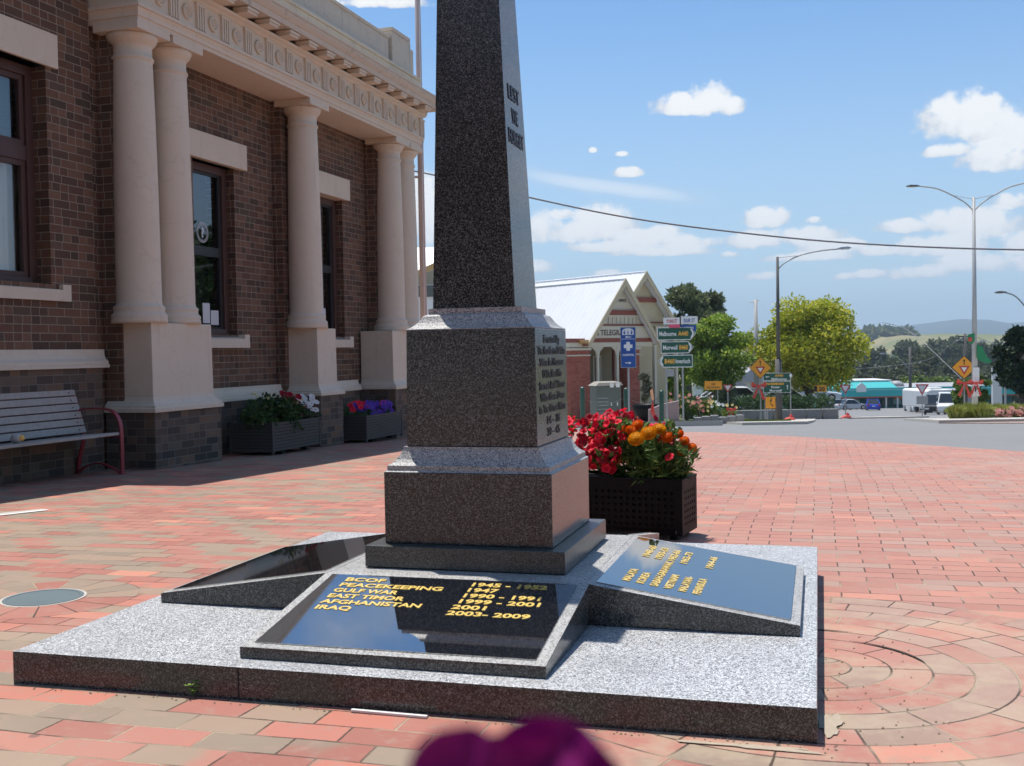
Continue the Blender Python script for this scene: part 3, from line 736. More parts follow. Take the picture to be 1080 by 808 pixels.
def flat(path,u0,u1,th=.012):
    mb=MB(); L_=[];R_=[]
    for i,p in enumerate(path):
        a=Vector(path[max(i-1,0)]);b_=Vector(path[min(i+1,len(path)-1)]); d=(b_-a).normalized(); n=Vector((-d.y,d.x))*th/2
        L_.append(Vector(p)+n);R_.append(Vector(p)-n)
    vs=[];fs=[]
    for l,r in zip(L_,R_): vs+=[(l.x,u0,l.y),(l.x,u1,l.y),(r.x,u1,r.y),(r.x,u0,r.y)]
    for i in range(len(path)-1):
        for j in range(4): j2=(j+1)%4; fs.append((i*4+j,i*4+j2,i*4+4+j2,i*4+4+j))
    fs.append((3,2,1,0)); t=len(path)*4-4; fs.append((t,t+1,t+2,t+3)); mb.add(vs,fs); return mb
def arc(pts,n=8):
    out=[]
    P_=[pts[0]]+pts+[pts[-1]]
    for i in range(len(pts)-1):
        p0,p1,p2,p3=[Vector(q) for q in P_[i:i+4]]
        for k in range(n):
            t=k/n; out.append(.5*((2*p1)+(-p0+p2)*t+(2*p0-5*p1+4*p2-p3)*t*t+(-p0+3*p1-3*p2+p3)*t**3))
    out.append(Vector(pts[-1])); return out
def end_frame(u0,u1):
    mb=flat(arc([(-.0,0),(.0,.2),(.0,.42),(-.02,.56),(-.09,.655),(-.22,.69),(-.38,.69),(-.50,.68)]),u0,u1,.014)
    q=flat(arc([(0,.008),(-.10,.07),(-.28,.125),(-.44,.09),(-.56,.008)]),u0,u1,.012); mb.add(q.v,q.f)
    q=flat(arc([(-.56,0),(-.52,.2),(-.47,.42),(-.54,.7),(-.60,.90)]),u0,u1,.014); mb.add(q.v,q.f)
    q=flat([(0,.405),(-.25,.395),(-.47,.385)],u0,u1,.012); mb.add(q.v,q.f)
    mb.box(-.04,.03,u0-.015,u1+.015,0,.012).box(-.6,-.53,u0-.015,u1+.015,0,.012)
    return mb.build('arm_frame','redpaint',bench)
end_frame(-.585,-.535); end_frame(-2.36,-2.31)
bl=MB()
for k in range(6):
    t=k/5
    for u in (-.66,-2.0): bl.lathe([(0,0),(.008,0),(.008,.004),(0,.005)],(-.455-.121*t+.018,u,.475+.385*t),n=8,axis='x')
bl.build('bolt','windark',bench)
# paper cup lying on the bench
cp=B0+BU*(-1.86)+BN*(-.12)
cup=thing('paper_cup','white paper cup with yellow band lying on the bench seat','cup',(cp.x,cp.y,bz+.452+.036),0)
MB().lathe([(.0,-.055),(.028,-.055),(.042,.055),(.040,.055),(.027,-.05),(0,-.05)],n=24,axis='x').build('cup_body','white',cup,smooth=True)
MB().lathe([(.0285,-.056),(.0285,-.028),(.0325,-.028),(.0315,-.03)],n=24,axis='x').build('sleeve',plain('yellow_card',(.75,.45,.10),.7),cup,smooth=True)
for k in kids(cup): k.rotation_euler=(0,.12,PI-.5)
# ------------------------------------------------------------------ flowers and planters
def leaf_mesh(mb,c,size,r,up=.3,asp=2.2,droop=.0):
    d=Vector((r.gauss(0,1),r.gauss(0,1),r.gauss(up,.8))).normalized(); s=d.cross(Vector((r.gauss(0,1),r.gauss(0,1),r.gauss(0,1)))).normalized()
    n=d.cross(s); l=size*r.uniform(.55,1.5); w_=l/asp/2; c=Vector(c)
    mb.add([c,c+d*l*.45+s*w_+n*w_*.35,c+d*l-n*l*.12,c+d*l*.45-s*w_+n*w_*.35],[(0,1,2),(0,2,3)])
def blob(mb,c,rad,n,size,r,asp=2.2,shell=.55):
    for _ in range(n):
        d=Vector((r.gauss(0,1),r.gauss(0,1),r.gauss(0,1))).normalized(); q=shell+(1-shell)*r.random()
        leaf_mesh(mb,(c[0]+d.x*rad[0]*q,c[1]+d.y*rad[1]*q,c[2]+d.z*rad[2]*q),size,r,asp=asp)
def petunia(mb,rad,r,lobes=5):
    """funnel with ruffled rim facing +z"""
    n=lobes*4; R=[(.0,-.75),(.10,-.55),(.22,-.20),(.55,.02),(.85,.08),(1.0,.02)]; vs=[];fs=[]
    for i,(a,h) in enumerate(R):
        for k in range(n):
            t=2*PI*k/n; lob=1-.16*(i>3)*(1 if k%4==0 else 0)*1.0; ruf=(.09 if i>3 else 0)*math.sin(t*lobes*1.5+i)+ (r.uniform(-.05,.05) if i>3 else 0)
            vs.append((a*lob*rad*math.cos(t),a*lob*rad*math.sin(t),(h+ruf)*rad))
    for i in range(len(R)-1):
        for k in range(n): k2=(k+1)%n; fs.append((i*n+k,i*n+k2,(i+1)*n+k2,(i+1)*n+k))
    mb.add(vs,fs)
def place(objs,parent,pts,r,sc_=(1,1)):
    """copies of flower meshes at (pos, direction)"""
    first={}
    for i,(p,d) in enumerate(pts):
        src=objs[i%len(objs)]
        if id(src) not in first: o=src; first[id(src)]=1
        else: o=src.copy(); COL.objects.link(o)
        o.parent=parent; o.location=p
        qd=Vector(d).normalized().to_track_quat('Z','Y'); o.rotation_mode='QUATERNION'
        from mathutils import Quaternion
        o.rotation_quaternion=qd@Quaternion((0,0,1),r.uniform(0,6.28)); s=r.uniform(*sc_); o.scale=(s,s,s)
r=random.Random(3)
# black perforated planter behind the memorial
PLX,PLY=.935,5.974; PR=-math.radians(24.5); PB=zg(5.97)+.0
PLW,PLD,PH=.86,.31,.335
plt=thing('perforated_planter','black perforated steel planter box behind the memorial slab','planter',(PLX,PLY,PB),PR)
# local: x from -PLW..0 (right end 0), y 0..PLD
def lattice(a0,a1,z0,z1,fx,nc,nr,bar,th):
    """perforated sheet as a lattice; fx maps (a,depth) pairs to box"""
    mb=MB(); pa=(a1-a0)/nc; pz=(z1-z0)/nr
    for i in range(nc+1): c=a0+i*pa; fx(mb,c-bar/2,c+bar/2,z0,z1,0,th)
    for j in range(nr+1): c=z0+j*pz; fx(mb,a0,a1,c-bar/2,c+bar/2,.0006,th-.0006)
    return mb
pb_=MB()
q=lattice(-PLW+.04,-.04,.07,.285,lambda mb,a,b_,c,d,t0,t1:mb.box(a,b_,t0,t1,c,d),21,6,.021,.004); pb_.add(q.v,q.f)
q=lattice(.035,PLD-.035,.07,.285,lambda mb,a,b_,c,d,t0,t1:mb.box(-t1,-t0,a,b_,c,d),6,6,.021,.004); pb_.add(q.v,q.f)
pb_.box(-PLW,-.04,0,.004,.05,.062).box(-PLW,-.0,-.001,.0045,.291,PH-.0).box(-PLW,-PLW+.035,0,.004,.05,PH-.045).box(-.035,0,-.0005,.0045,.03,PH-.0455)
pb_.box(-.0045,.0005,0.001,.032,.03,PH-.0455).box(-.0045,.0005,PLD-.032,PLD,.03,PH-.0455).box(-.0042,.001,.005,PLD,.292,PH).box(-.0042,.0005,.032,PLD-.032,.03,.062).box(-PLW,-.04,.0,.004,.03,.0615)
pb_.box(-PLW,-PLW+.004,.005,PLD,.03,PH).box(-PLW,0,PLD,PLD+.004,.03,PH)
pb_.build('perforated_box','black',plt)
MB().box(-PLW-.0,.002,-.004,.022,PH,PH+.012).box(-PLW,.002,PLD-.018,PLD+.006,PH,PH+.012).box(-.024,.004,.022,PLD-.018,PH,PH+.012).box(-PLW,-PLW+.02,.022,PLD-.018,PH,PH+.012).build('rim','black',plt,bevel=.002)
MB().box(-PLW+.02,-.03,.02,PLD-.02,.05,PH-.005).build('liner','soil',plt)
for fx_,fy in((-.06,.03),(-PLW+.06,.03),(-.06,PLD-.05),(-PLW+.06,PLD-.05)): MB().box(fx_-.02,fx_+.02,fy-.01,fy+.03,0,.03).build('foot','black',plt)
def local_to_world(p): 
    c,s=math.cos(PR),math.sin(PR); return (PLX+c*p[0]-s*p[1],PLY+s*p[0]+c*p[1],PB+p[2])
pt=thing('red_petunia_plant','mass of red petunias filling the left of the black perforated planter','flowers',local_to_world((-.5,.15,PH-.01)),PR)
fo=MB(); 
for k in range(46):
    c=(r.uniform(-.36,.40),r.uniform(-.13,.15),r.uniform(.0,.31)); blob(fo,c,(.07,.06,.06),40,.05,r,asp=1.9)
fo.build('foliage','leafgreen',pt)
fl=[]
for mname in ('petred','petred','petdeep'):
    mb=MB(); petunia(mb,.026,r); fl.append(mb.build('flower',mname,pt,smooth=True))
pts=[]
while len(pts)<99+131:
    x=r.uniform(-.40,.44); y=r.uniform(-.17,.17)
    if x>.2 and r.random()<.5: x-=.3
    if x>.12 and r.random()<.6: continue
    top=.35+.03*math.sin(x*9)-(.07 if x>.3 else 0)
    if r.random()<.70: z=r.uniform(.18,top+.03)
    else: z=r.uniform(.06,.2); y=r.uniform(-.19,-.1)
    d=(r.gauss(-.1,.45),r.gauss(-.75 if y<0 else -.2,.4),r.gauss(.55,.3))
    ok=all((Vector(p)-Vector((x,y,z))).length>.0225 for p,_ in pts)
    if ok: pts.append(((x,y,z),d))
place(fl,pt,pts,r,(.85,1.2))
mg=thing('marigold_plant','bushy marigold with orange pompom blooms at the right end of the black planter','flowers',local_to_world((-.17,.12,PH-.01)),PR)
fo=MB()
for k in range(40):
    c=(r.uniform(-.15,.17),r.uniform(-.10,.13),r.uniform(.0,.17)); blob(fo,c,(.06,.055,.06),44,.055,r,asp=4.5)
fo.build('foliage','leafgreen',mg)
def pompom(mat,rad,parent):
    mb=MB()
    for i in range(150):
        z=1-1.55*(i+.5)/150; a=i*2.39996; q=math.sqrt(max(0,1-z*z)); d=Vector((q*math.cos(a),q*math.sin(a),z))
        s=d.cross(Vector((0,0,1)) if abs(d.z)<.9 else Vector((1,0,0))).normalized(); u=s.cross(d); c=Vector((d.x*rad,d.y*rad,d.z*rad*.72)); w_=rad*.2
        mb.add([c*.6,c*1.0+s*w_-u*w_*.3,c*1.13+u*w_*.8,c*1.0-s*w_-u*w_*.3],[(0,1,2,3)])
    mb.lathe([(0,-rad*.5),(rad*.7,-rad*.2),(rad*.85,rad*.15),(rad*.6,rad*.6),(0,rad*.74)],n=10)
    return mb.build('flower',mat,parent)
po=pompom('petorange',.034,mg); py=pompom('petyellow',.040,mg)
def at_pl(px,py_,dep):
    """point over the planter seen at px,py at depth dep, in the plant's frame"""
    p=at(px,py_,dep)-Vector(mg.location); c,s=math.cos(-PR),math.sin(-PR); return (c*p.x-s*p.y,s*p.x+c*p.y,p.z)
place([py],mg,[(at_pl(671,463,5.95),(0,-.6,.8)),(at_pl(684,457,6.0),(0,-.6,.8)),(at_pl(695,453,6.06),(.1,-.4,.9))],r,(.95,1.1))
place([po],mg,[(at_pl(x,y,d),(r.gauss(.1,.3),-.6,.7)) for x,y,d in ((665,454,6.0),(672,449,6.08),(704,461,6.04),(716,458,6.15),(722,465,6.1),(730,472,6.1),(718,478,6.02),(660,452,6.1),(724,471,6.2))],r,(.6,1.0))
# two slatted planters between the pedestals
def slat_planter(u0,u1,n0,n1,h,label):
    P0_=B0+BU*u0+BN*n1; zb=zg(P0_.y)
    t=thing('slatted_planter',label,'planter',(P0_.x,P0_.y,zb),-AB)
    w_,dp=u1-u0,n1-n0; mb=MB(); nb=9; bh=(h-.05)/nb
    for k in range(nb):
        z0=.05+k*bh; z1=z0+bh*.78
        mb.box(-.02,0,.02,w_-.02,z0,z1).box(-dp,-dp+.02,.02,w_-.02,z0,z1).box(-dp+.02,-.02,0,.02,z0,z1).box(-dp+.02,-.02,w_-.02,w_,z0,z1)
    mb.build('slats','slatdark',t)
    MB().box(-dp+.025,-.025,.025,w_-.025,.06,h-.03).build('liner','soil',t)
    for x in(-.0,-dp): 
        for y in (0,w_): MB().box(x-.022,x+.006,y-.014,y+.014,.02,h+.005).build('corner_post','slatdark',t)
    for y in (.3,w_-.3): MB().box(-.12,-.03,y-.04,y+.04,0,.048).build('foot','black',t)
    return t,w_,dp,h
t1,w1,d1,h1=slat_planter(2.10,3.34,-.40,.20,.42,'dark slatted planter with leafy bush and red and white flowers')
t2,w2,d2,h2=slat_planter(4.82,6.12,-.42,.20,.42,'dark slatted planter with purple and red flowers, farther along the wall')
def inplanter(t,name,label,y,z,cat='flowers'):
    c,s=math.cos(-AB),math.sin(-AB); p=(-.3,y)
    return thing(name,label,cat,(t.location.x+c*p[0]-s*p[1],t.location.y+s*p[0]+c*p[1],t.location.z+z),-AB)
bu=inplanter(t1,'leafy_bush','rounded dark green bush spilling over the nearer slatted planter',.42,h1-.03,'bush')
fo=MB()
for k in range(46):
    a=r.random()*6.28; q=r.random()**.5; c=(q*.26*math.cos(a)+.02,q*.46*math.sin(a)-.02,r.uniform(-.06,.40)*(1-.5*q)); blob(fo,c,(.11,.11,.09),60,.055,r,asp=1.8)
for k in range(16): blob(fo,(r.uniform(.1,.3),r.uniform(-.5,.4),r.uniform(-.14,.05)),(.07,.09,.07),36,.05,r)
fo.build('foliage','leafdark',bu)
bu2=[]; mb=MB(); blob(mb,(0,0,0),(.02,.02,.015),14,.02,r,asp=1.2); b0=mb.build('bloom',vivid('cream_petal',(.72,.68,.35),.2),bu)
place([b0],bu,[((r.uniform(.0,.3),r.uniform(-.5,.45),r.uniform(-.1,.4)),(0,0,1)) for _ in range(16)],r,(.7,1.2))
rf=inplanter(t1,'geranium_plant','red and white flowers at the far end of the nearer slatted planter',1.0,h1-.03)
fo=MB()
for k in range(14): blob(fo,(r.uniform(-.15,.25),r.uniform(-.2,.2),r.uniform(-.02,.16)),(.08,.08,.07),30,.05,r)
fo.build('foliage','leafdark',rf)
mb=MB(); petunia(mb,.042,r); f1=mb.build('flower','petdeep',rf,smooth=True); mb=MB(); petunia(mb,.042,r); f2=mb.build('flower','petwhite',rf,smooth=True)
place([f1],rf,[((r.uniform(.0,.28),r.uniform(-.34,.10),0),(.6,-.5,.6)) for _ in range(30)],r,(.8,1.15))
place([f2],rf,[((r.uniform(.05,.30),r.uniform(-.05,.30),0),(.6,-.5,.6)) for _ in range(30)],r,(.8,1.2))
for o in kids(rf):
    if o.name.startswith('flower'):
        y=o.location.y; white_=o.data.materials[0].name.startswith('white')
        o.location.z=(.24-.5*(y+.1)+r.uniform(-.07,.07)) if not white_ else (.27-.35*y+r.uniform(-.09,.09))
pf=inplanter(t2,'petunia_plant','purple petunias with a few red blooms in the farther slatted planter',.62,h2-.03)
fo=MB()
for k in range(26): blob(fo,(r.uniform(-.2,.22),r.uniform(-.6,.6),r.uniform(-.03,.08)),(.08,.08,.06),26,.05,r)
fo.build('foliage','leafdark',pf)
mb=MB(); petunia(mb,.042,r); f1=mb.build('flower','petpurple',pf,smooth=True); mb=MB(); petunia(mb,.05,r); f2=mb.build('flower','petred',pf,smooth=True)
place([f1],pf,[((r.uniform(-.1,.30),r.uniform(-.35,.62),r.uniform(.02,.20)),(.6,-.5,.6)) for _ in range(60)],r,(.8,1.2))
place([f2],pf,[((r.uniform(-.2,.2),r.choice([-.55,-.4,-.3,-.15,.2,.35])+r.uniform(-.06,.06),r.uniform(.10,.22)),(.6,-.5,.6)) for _ in range(16)],r,(.8,1.2))
# petunia right in front of the lens, with the planter it grows from (below the frame)
fb=thing('timber_planter','timber planter box below the camera holding the magenta petunia','planter',(-.02,.30,zg(0)))
MB().box(-.45,.45,-.2,.16,-.0,.62).build('box','slatdark',fb,bevel=.005); MB().box(-.43,.43,-.18,.14,.6,.64).build('soil','soil',fb)
mp=thing('magenta_petunia','blurred magenta petunia close to the camera at the bottom edge','flower',(-.02,.30,zg(0)+.64))
MB().tube([(0,0,0),(.01,-.02,.05),(.012,-.05,.10),(.012,-.065,.125)],.0016,n=6).build('stem','leafdark',mp)
fo=MB()
for k in range(30): leaf_mesh(fo,(r.uniform(-.2,.2),r.uniform(-.12,.1),r.uniform(-.02,.0)),.05,r,up=1,asp=2)
fo.build('foliage','leafdark',mp)
# corolla: two big ruffled lobes, built facing up-back
mb=MB()
def lobe(px,py,dep,rx,rz,tilt,seed):
    rr=random.Random(seed); c=at(px,py,dep)-Vector(mp.location); n=40; R_=[0,.3,.55,.75,.9,1.0]; vs=[];fs=[]
    for a in R_:
        for k in range(n):
            t=2*PI*k/n; ruf=.10*a*a*math.sin(t*5+seed)+.05*a*a*math.sin(t*9+2*seed)
            q=a*(1+.05*math.sin(3*t+seed)); vs.append((c.x+rx*q*math.cos(t),c.y+rx*(.25*(1-a*a)+ruf)+tilt*q*math.sin(t)*rz,c.z+rz*q*math.sin(t)))
    for i in range(len(R_)-1):
        for k in range(n): k2=(k+1)%n; fs.append((i*n+k,i*n+k2,(i+1)*n+k2,(i+1)*n+k))
    mb.add(vs,fs)
lobe(489,846,.205,.0120,.0128,.5,1); lobe(582,852,.215,.0160,.0160,.5,2); lobe(535,856,.21,.0205,.0125,.6,3)
c0=at(541,850,.215)-Vector(mp.location)
mb.tube([(.012,-.065,.125),tuple(c0)],[.003,.008],n=10)
mb.build('corolla','petmagenta',mp,smooth=True)
# ------------------------------------------------------------------ small things on the plaza
cv=thing('drain_cover','round grey-blue iron cover set among the pavers left of the memorial','cover',(-2.074,4.708,zg(4.708)+.006))
MB().lathe([(.165,-.004),(.165,.003),(.150,.0035),(.147,.001)],n=48).build('lid','iron',cv)
MB().lathe([(.166,-.004),(.178,-.004),(.178,.0015),(.166,.0015)],n=48,cap=False).build('frame','concrete',cv)
stk=M0+MN*(-1.16)+MU*(-.035)
o=MB().prism([(-.115,-.005,0),(.115,-.005,0),(.115,.006,0),(-.115,.006,0)],(0,0,.006)).build('white_stick','white'); o.location=(stk.x,stk.y,.006); o.rotation_euler=(0,0,-AM-.02); tag(o,'thin white stick lying against the front of the memorial slab','stick')
wd_=M0+MN*(-1.80)+MU*(-.012)
wt=thing('clover_weed','small green weed growing at the foot of the slab front','weed',(wd_.x,wd_.y,.004))
mb=MB()
for a in (0,.9,2.2,3.3,4.4,5.3):
    q=Vector((math.cos(a)*.014,math.sin(a)*.008,.03+.012*math.sin(a*2)))
    mb.tube([(0,0,0),tuple(q)],.0008,n=4); 
mb.build('stem','leafgreen',wt)
mb=MB()
for a in (0,.9,2.2,3.3,4.4,5.3):
    q=Vector((math.cos(a)*.014,math.sin(a)*.008,.03+.012*math.sin(a*2)))
    for k in range(3):
        t=a+k*2.09; d=Vector((math.cos(t),math.sin(t)*.7,.3))*.012; s=Vector((-math.sin(t),math.cos(t),0))*.006
        mb.add([q,q+d*.6+s,q+d,q+d*.6-s],[(0,1,2,3)])
mb.build('leaf',vivid('bright_weed_leaf',(.22,.38,.06),.35),wt)
# sandy mortar spill at the slab corner + grit
mb=MB(); 
def splat(cx_,cy_,rx,ry,rot,z):
    n=26; vs=[]
    for k in range(n):
        a=2*PI*k/n; q=1+.28*math.sin(3*a+cx_*7)+.16*math.sin(7*a+1)+r.uniform(-.08,.08)
        x=rx*q*math.cos(a);y=ry*q*math.sin(a); vs.append((cx_+x*math.cos(rot)-y*math.sin(rot),cy_+x*math.sin(rot)+y*math.cos(rot),z))
    mb.add(vs,[tuple(range(n))])
splat(.835,2.86,.03,.085,-.3,.010); splat(.60,2.70,.17,.014,-.28,.0105); splat(.81,3.05,.02,.06,-.3,.011)
struct(mb.build('mortar_patch',plain('sandy_mortar',(.40,.33,.25),.95,var=.2,scale=50,bmp=.4)))
mb=MB()
for _ in range(240):
    u=r.choice([0,0,1]); 
    if u: p=M0+MN*r.uniform(.01,.35)+MU*r.uniform(-.1,1.2)
    else: p=M0+MN*r.uniform(-2.4,.1)+MU*r.uniform(-.05,-.003)
    s=r.uniform(.0015,.0045); z=zg(p.y)+.005
    mb.add([(p.x-s,p.y,z),(p.x,p.y-s,z),(p.x+s,p.y,z),(p.x,p.y+s,z),(p.x,p.y,z+s*.9)],[(0,1,4),(1,2,4),(2,3,4),(3,0,4)])
tag(mb.build('grit',plain('grit',(.22,.17,.12),.9,var=.4,scale=90)),kind='stuff',label='loose grit along the foot of the slab')
# raised paver edges beside the slab (thin dark gaps with depth)
def gap(p0,p1,c,wd):
    """curved open joint between rings"""
    a0,a1=p0,p1; R_=c; mb=MB(); n=10; vs=[];fs=[]
    for k in range(n+1):
        a=a0+(a1-a0)*k/n; w_=wd*math.sin(PI*(k+.6)/(n+1.2))
        for rr in (R_-w_/2,R_+w_/2): vs.append((.945+rr*math.cos(a),3.43+rr*math.sin(a),0.0)) 
    vs=[(x,y,zg(y)+.0075) for x,y,_ in vs]
    for k in range(n): fs.append((2*k,2*k+1,2*k+3,2*k+2))
    mb.add(vs,fs); return mb.build('open_joint','soil')
g1=gap(.0,.95,.366,.014); g2=gap(1.0,1.55,.488,.014); struct(g1); struct(g2)
# strip of grey paint / white line at the left edge
mb=MB(); P1=Vector((-3.40,7.86)); P2=Vector((-3.633,7.588)); dd=(P1-P2).normalized()*2.2
a=P1; b_=P1-dd
nn=Vector((-dd.y,dd.x)).normalized()
def gq(p,dz): return (p.x,p.y,zg(p.y)+dz)
o=MB().add([gq(a,.009),gq(b_,.009),gq(b_+nn*.05,.009),gq(a+nn*.05,.009)],[(0,1,2,3)]).build('white_line','roadpaint'); struct(o)
o=MB().add([gq(a+nn*.05,.009),gq(b_+nn*.05,.009),gq(b_+nn*.30,.009),gq(a+nn*.12,.009)],[(0,1,2,3)]).build('grey_patch','concrete'); struct(o)
# ================================================================== beyond the plaza
def loc(p): return (p.x,p.y,p.z)
def face(p,extra=0):
    """rotation that turns local -Y towards the camera"""
    return -math.atan2(p.x,p.y)+extra
# kerbs, islands, footpath
def patch(name,mat,pts,dz,thick=.15,side=None):
    """flat-ish raised area with real kerb faces following the slope"""
    mb=MB(); n=len(pts); top=[(x,y,zg(y)+dz) for x,y in pts]; bot=[(x,y,zg(y)+dz-thick) for x,y in pts]
    mb.add(top+bot,[tuple(range(n))]+[(i,i+n,(i+1)%n+n,(i+1)%n) for i in range(n)])
    return struct(mb.build(name,mat))
def dens_poly(pts,step=1.0):
    out=[]
    for (a,b_) in zip(pts,pts[1:]+pts[:1]):
        n=max(1,int(math.hypot(b_[0]-a[0],b_[1]-a[1])/step))
        for k in range(n): out.append((a[0]+(b_[0]-a[0])*k/n,a[1]+(b_[1]-a[1])*k/n))
    return out
def strip(name,mat,xf,y0,y1,dz,thick,nx=2): return sheet(name,mat,xf,y0,y1,dz,nx=nx,thick=thick)
# footpath in front of the post office (left), raised with kerb
strip('footpath','concrete',lambda Y:(-30,5.9+(Y-30.5)*.20),30.5,40,.15,.3)
# splitter island carrying the signs
strip('traffic_island','concrete',lambda Y:(6.4+(Y-30)*.17,8.2+(Y-30)*.29),30,58.5,.08,.25)
strip('traffic_island','concrete',lambda Y:(19.6,24.4) ,63,74,.08,.3)
strip('traffic_island','concrete',lambda Y:(9.9+(Y-25)*.33,34),25,50,.08,.25)
# rose garden, its lawn and the hedge bed
strip('lawn','lawn',lambda Y:(4.5,13.2+(Y-60)*.1),59.5,64,.12,.3)
strip('garden_soil','lawn',lambda Y:(6.4,11.9),46,52,.16,.3)
# painted marks
def paint(name,pts,w_=.14,closed=False):
    mb=MB(); 
    P_=[Vector((x,y)) for x,y in pts]; vs=[];fs=[]
    for i,p in enumerate(P_):
        a=P_[i-1] if i>0 else p; b_=P_[i+1] if i+1<len(P_) else p; d=(b_-a).normalized(); n=Vector((-d.y,d.x))*w_/2
        for q in (p+n,p-n): vs.append((q.x,q.y,zg(q.y)+.012))
    for i in range(len(P_)-1): fs.append((2*i,2*i+1,2*i+3,2*i+2))
    mb.add(vs,fs); return struct(mb.build(name,'roadpaint'))
def seg(a,b_,n=12): return [(a[0]+(b_[0]-a[0])*k/n,a[1]+(b_[1]-a[1])*k/n) for k in range(n+1)]
for k in range(3):
    x=18.6-k*1.15; paint('road_line',[(x,58.6),(x+.75,58.6)],.35)
paint('road_line',[(16.6,60.3),(20.6,60.3)],.5)
paint('road_line',seg((30.5,100),(25.6,64)),.3)
paint('road_line',[(19.6,50),(23,50)],.35); paint('road_line',[(22.2,61.8),(27.5,61.8)],.5)
cxr,cyr=24.6,90
paint('road_line',[(cxr+2.6*math.cos(t)*.9,cyr+8*math.sin(t)) for t in [PI*1.0+PI*k/12 for k in range(13)]],.35)
# apron of the roundabout: pinkish paving crescent at right with concrete kerb
apr=[(15.2,27.5),(13.4,24.5),(12.0,21.8),(14,20.6),(20,20.2),(28,20.6),(28,27.5)]
strip('roundabout_apron',plain('pinkish_apron_paving',(.36,.25,.20),.85,var=.15,scale=2,dirt=.2),lambda Y:(11.2-(Y-18.5)*.2,30),18.5,24.96,.02,.1)
# ------------------------------------------------------------------ terrain beyond
def hill(name,mat,crest,y0,yc,y1,zb=-17.2,nx=90,ny=14,amp=3,frq=.01):
    """crest = [(px,py)...] silhouette as seen, standing at depth yc; slopes down on both sides"""
    mb=MB(); vs=[];fs=[]; xs=[crest[0][0]+(crest[-1][0]-crest[0][0])*i/nx for i in range(nx+1)]
    def cy_(px):
        for (a,b_),(c,d) in zip(crest,crest[1:]):
            if px<=c: t=(px-a)/(c-a); t=t*t*(3-2*t); return b_+(d-b_)*t
        return crest[-1][1]
    rr=random.Random(5)
    for j in range(ny+1):
        t=j/ny; Y=y0+(y1-y0)*t
        k=(Y-y0)/(yc-y0) if Y<yc else (y1-Y)/(y1-yc)
        k=max(0,min(1,k)); k=k*k*(3-2*k) if Y<yc else k
        for px in xs:
            p=at(px,cy_(px),yc); x=p.x*(.6+.4*Y/yc)
            z=zb+(p.z-zb)*k+amp*k*(math.sin(px*.21+j*1.3)+math.sin(px*.087+j*.7))*.5*(0 if abs(Y-yc)<1 else 1)
            vs.append((x,Y,z))
    n=nx+1
    for j in range(ny):
        for i in range(nx): fs.append((j*n+i,j*n+i+1,(j+1)*n+i+1,(j+1)*n+i))
    mb.add(vs,fs); return struct(mb.build(name,mat,smooth=True))
hill('hills','pasture',[(300,372),(600,368),(800,366),(880,360),(912,354.5),(960,353.5),(1010,354),(1060,355.5),(1150,358),(1500,350)],500,1400,2400,amp=4)
hill('hills','range',[(-300,352),(300,356),(600,352),(760,356),(880,351),(915,348),(945,343.5),(975,341),(1000,337.5),(1022,337),(1042,339.5),(1062,341),(1085,348),(1150,352),(1400,346),(1700,350)],3600,6500,9000,amp=20)
# ------------------------------------------------------------------ trees
def crown_mesh(r,blobs,n,size,asp=1.7,shell=.45):
    mb=MB(); tot=sum(b[3]*b[4] for b in blobs)
    for (x,y,z,rx,rz) in blobs:
        blob(mb,(x,y,z),(rx,rx,rz),int(n*rx*rz/tot),size,r,asp=asp,shell=shell)
    return mb
def tree(name,label,px,Y,py_top,py_bot,halfw,leafmat,n=9000,size=.3,seed=1,trunk=.25,group=None,nb=26,base=None,cat='tree',skew=0,splay=3):
    r=random.Random(seed); c=at(px,(py_top+py_bot)/2,Y); zt=at(px,py_top,Y).z; zb=at(px,py_bot,Y).z; hw=halfw*Y/F_PX; hh=(zt-zb)/2; zc=(zt+zb)/2
    g=zg(Y) if base is None else base
    t=thing(name,label,cat,(c.x,Y,g),0,group); B=[]
    for k in range(nb):
        a=r.random()*6.283; q=r.random()**.45; e=r.uniform(-1,1)
        f=math.sqrt(max(0.05,1-e*e*.9))*r.uniform(.8,1.15); x=math.cos(a)*q*hw*f*.80; y=math.sin(a)*q*hw*f*.7; z=zc-g+e*hh*.74
        s=r.uniform(.20,.34)*min(hw,hh*1.3); B.append((x+skew*e*hw,y,z,s*1.1,s*.8))
    mb=crown_mesh(r,B,n,size); mb.build('crown',leafmat,t)
    tk=MB(); z0=0; fork=max(.6,(zb-g)*.7+.15*hh)
    tk.tube([(0,0,-.3),(0.05,0,fork*.5),(0,0,fork)],[trunk*1.3,trunk,trunk*.9],n=9)
    for k,b_ in enumerate(sorted(B,key=lambda q:q[2])[:nb:max(1,nb//9)]):
        m_=Vector((b_[0]*.45,b_[1]*.45,(fork+b_[2])*.5+.1*hh)); tk.tube([(0,0,fork*.9),tuple(m_),(b_[0],b_[1],b_[2])],[trunk*.55,trunk*.3,trunk*.1],n=6)
    tk.build('trunk','bark',t,smooth=True); return t
MT['euc']=foliage('eucalypt_leaf',(.09,.11,.05),(.17,.20,.09),(.26,.28,.14),scale=.35,trans=.38)
MT['elm']=foliage('elm_leaf',(.12,.20,.03),(.32,.44,.06),(.50,.58,.09),scale=.5,trans=.3)
MT['golden']=foliage('golden_leaf',(.19,.27,.03),(.54,.54,.05),(.72,.64,.08),scale=.42,trans=.3,bias=.06)
MT['farleaf']=foliage('far_tree_leaf',(.07,.085,.045),(.15,.17,.09),(.21,.22,.13),scale=.12,trans=.35)
MT['conifer']=foliage('dark_conifer_leaf',(.012,.028,.014),(.03,.055,.022),(.05,.08,.03),scale=.8,trans=.08)
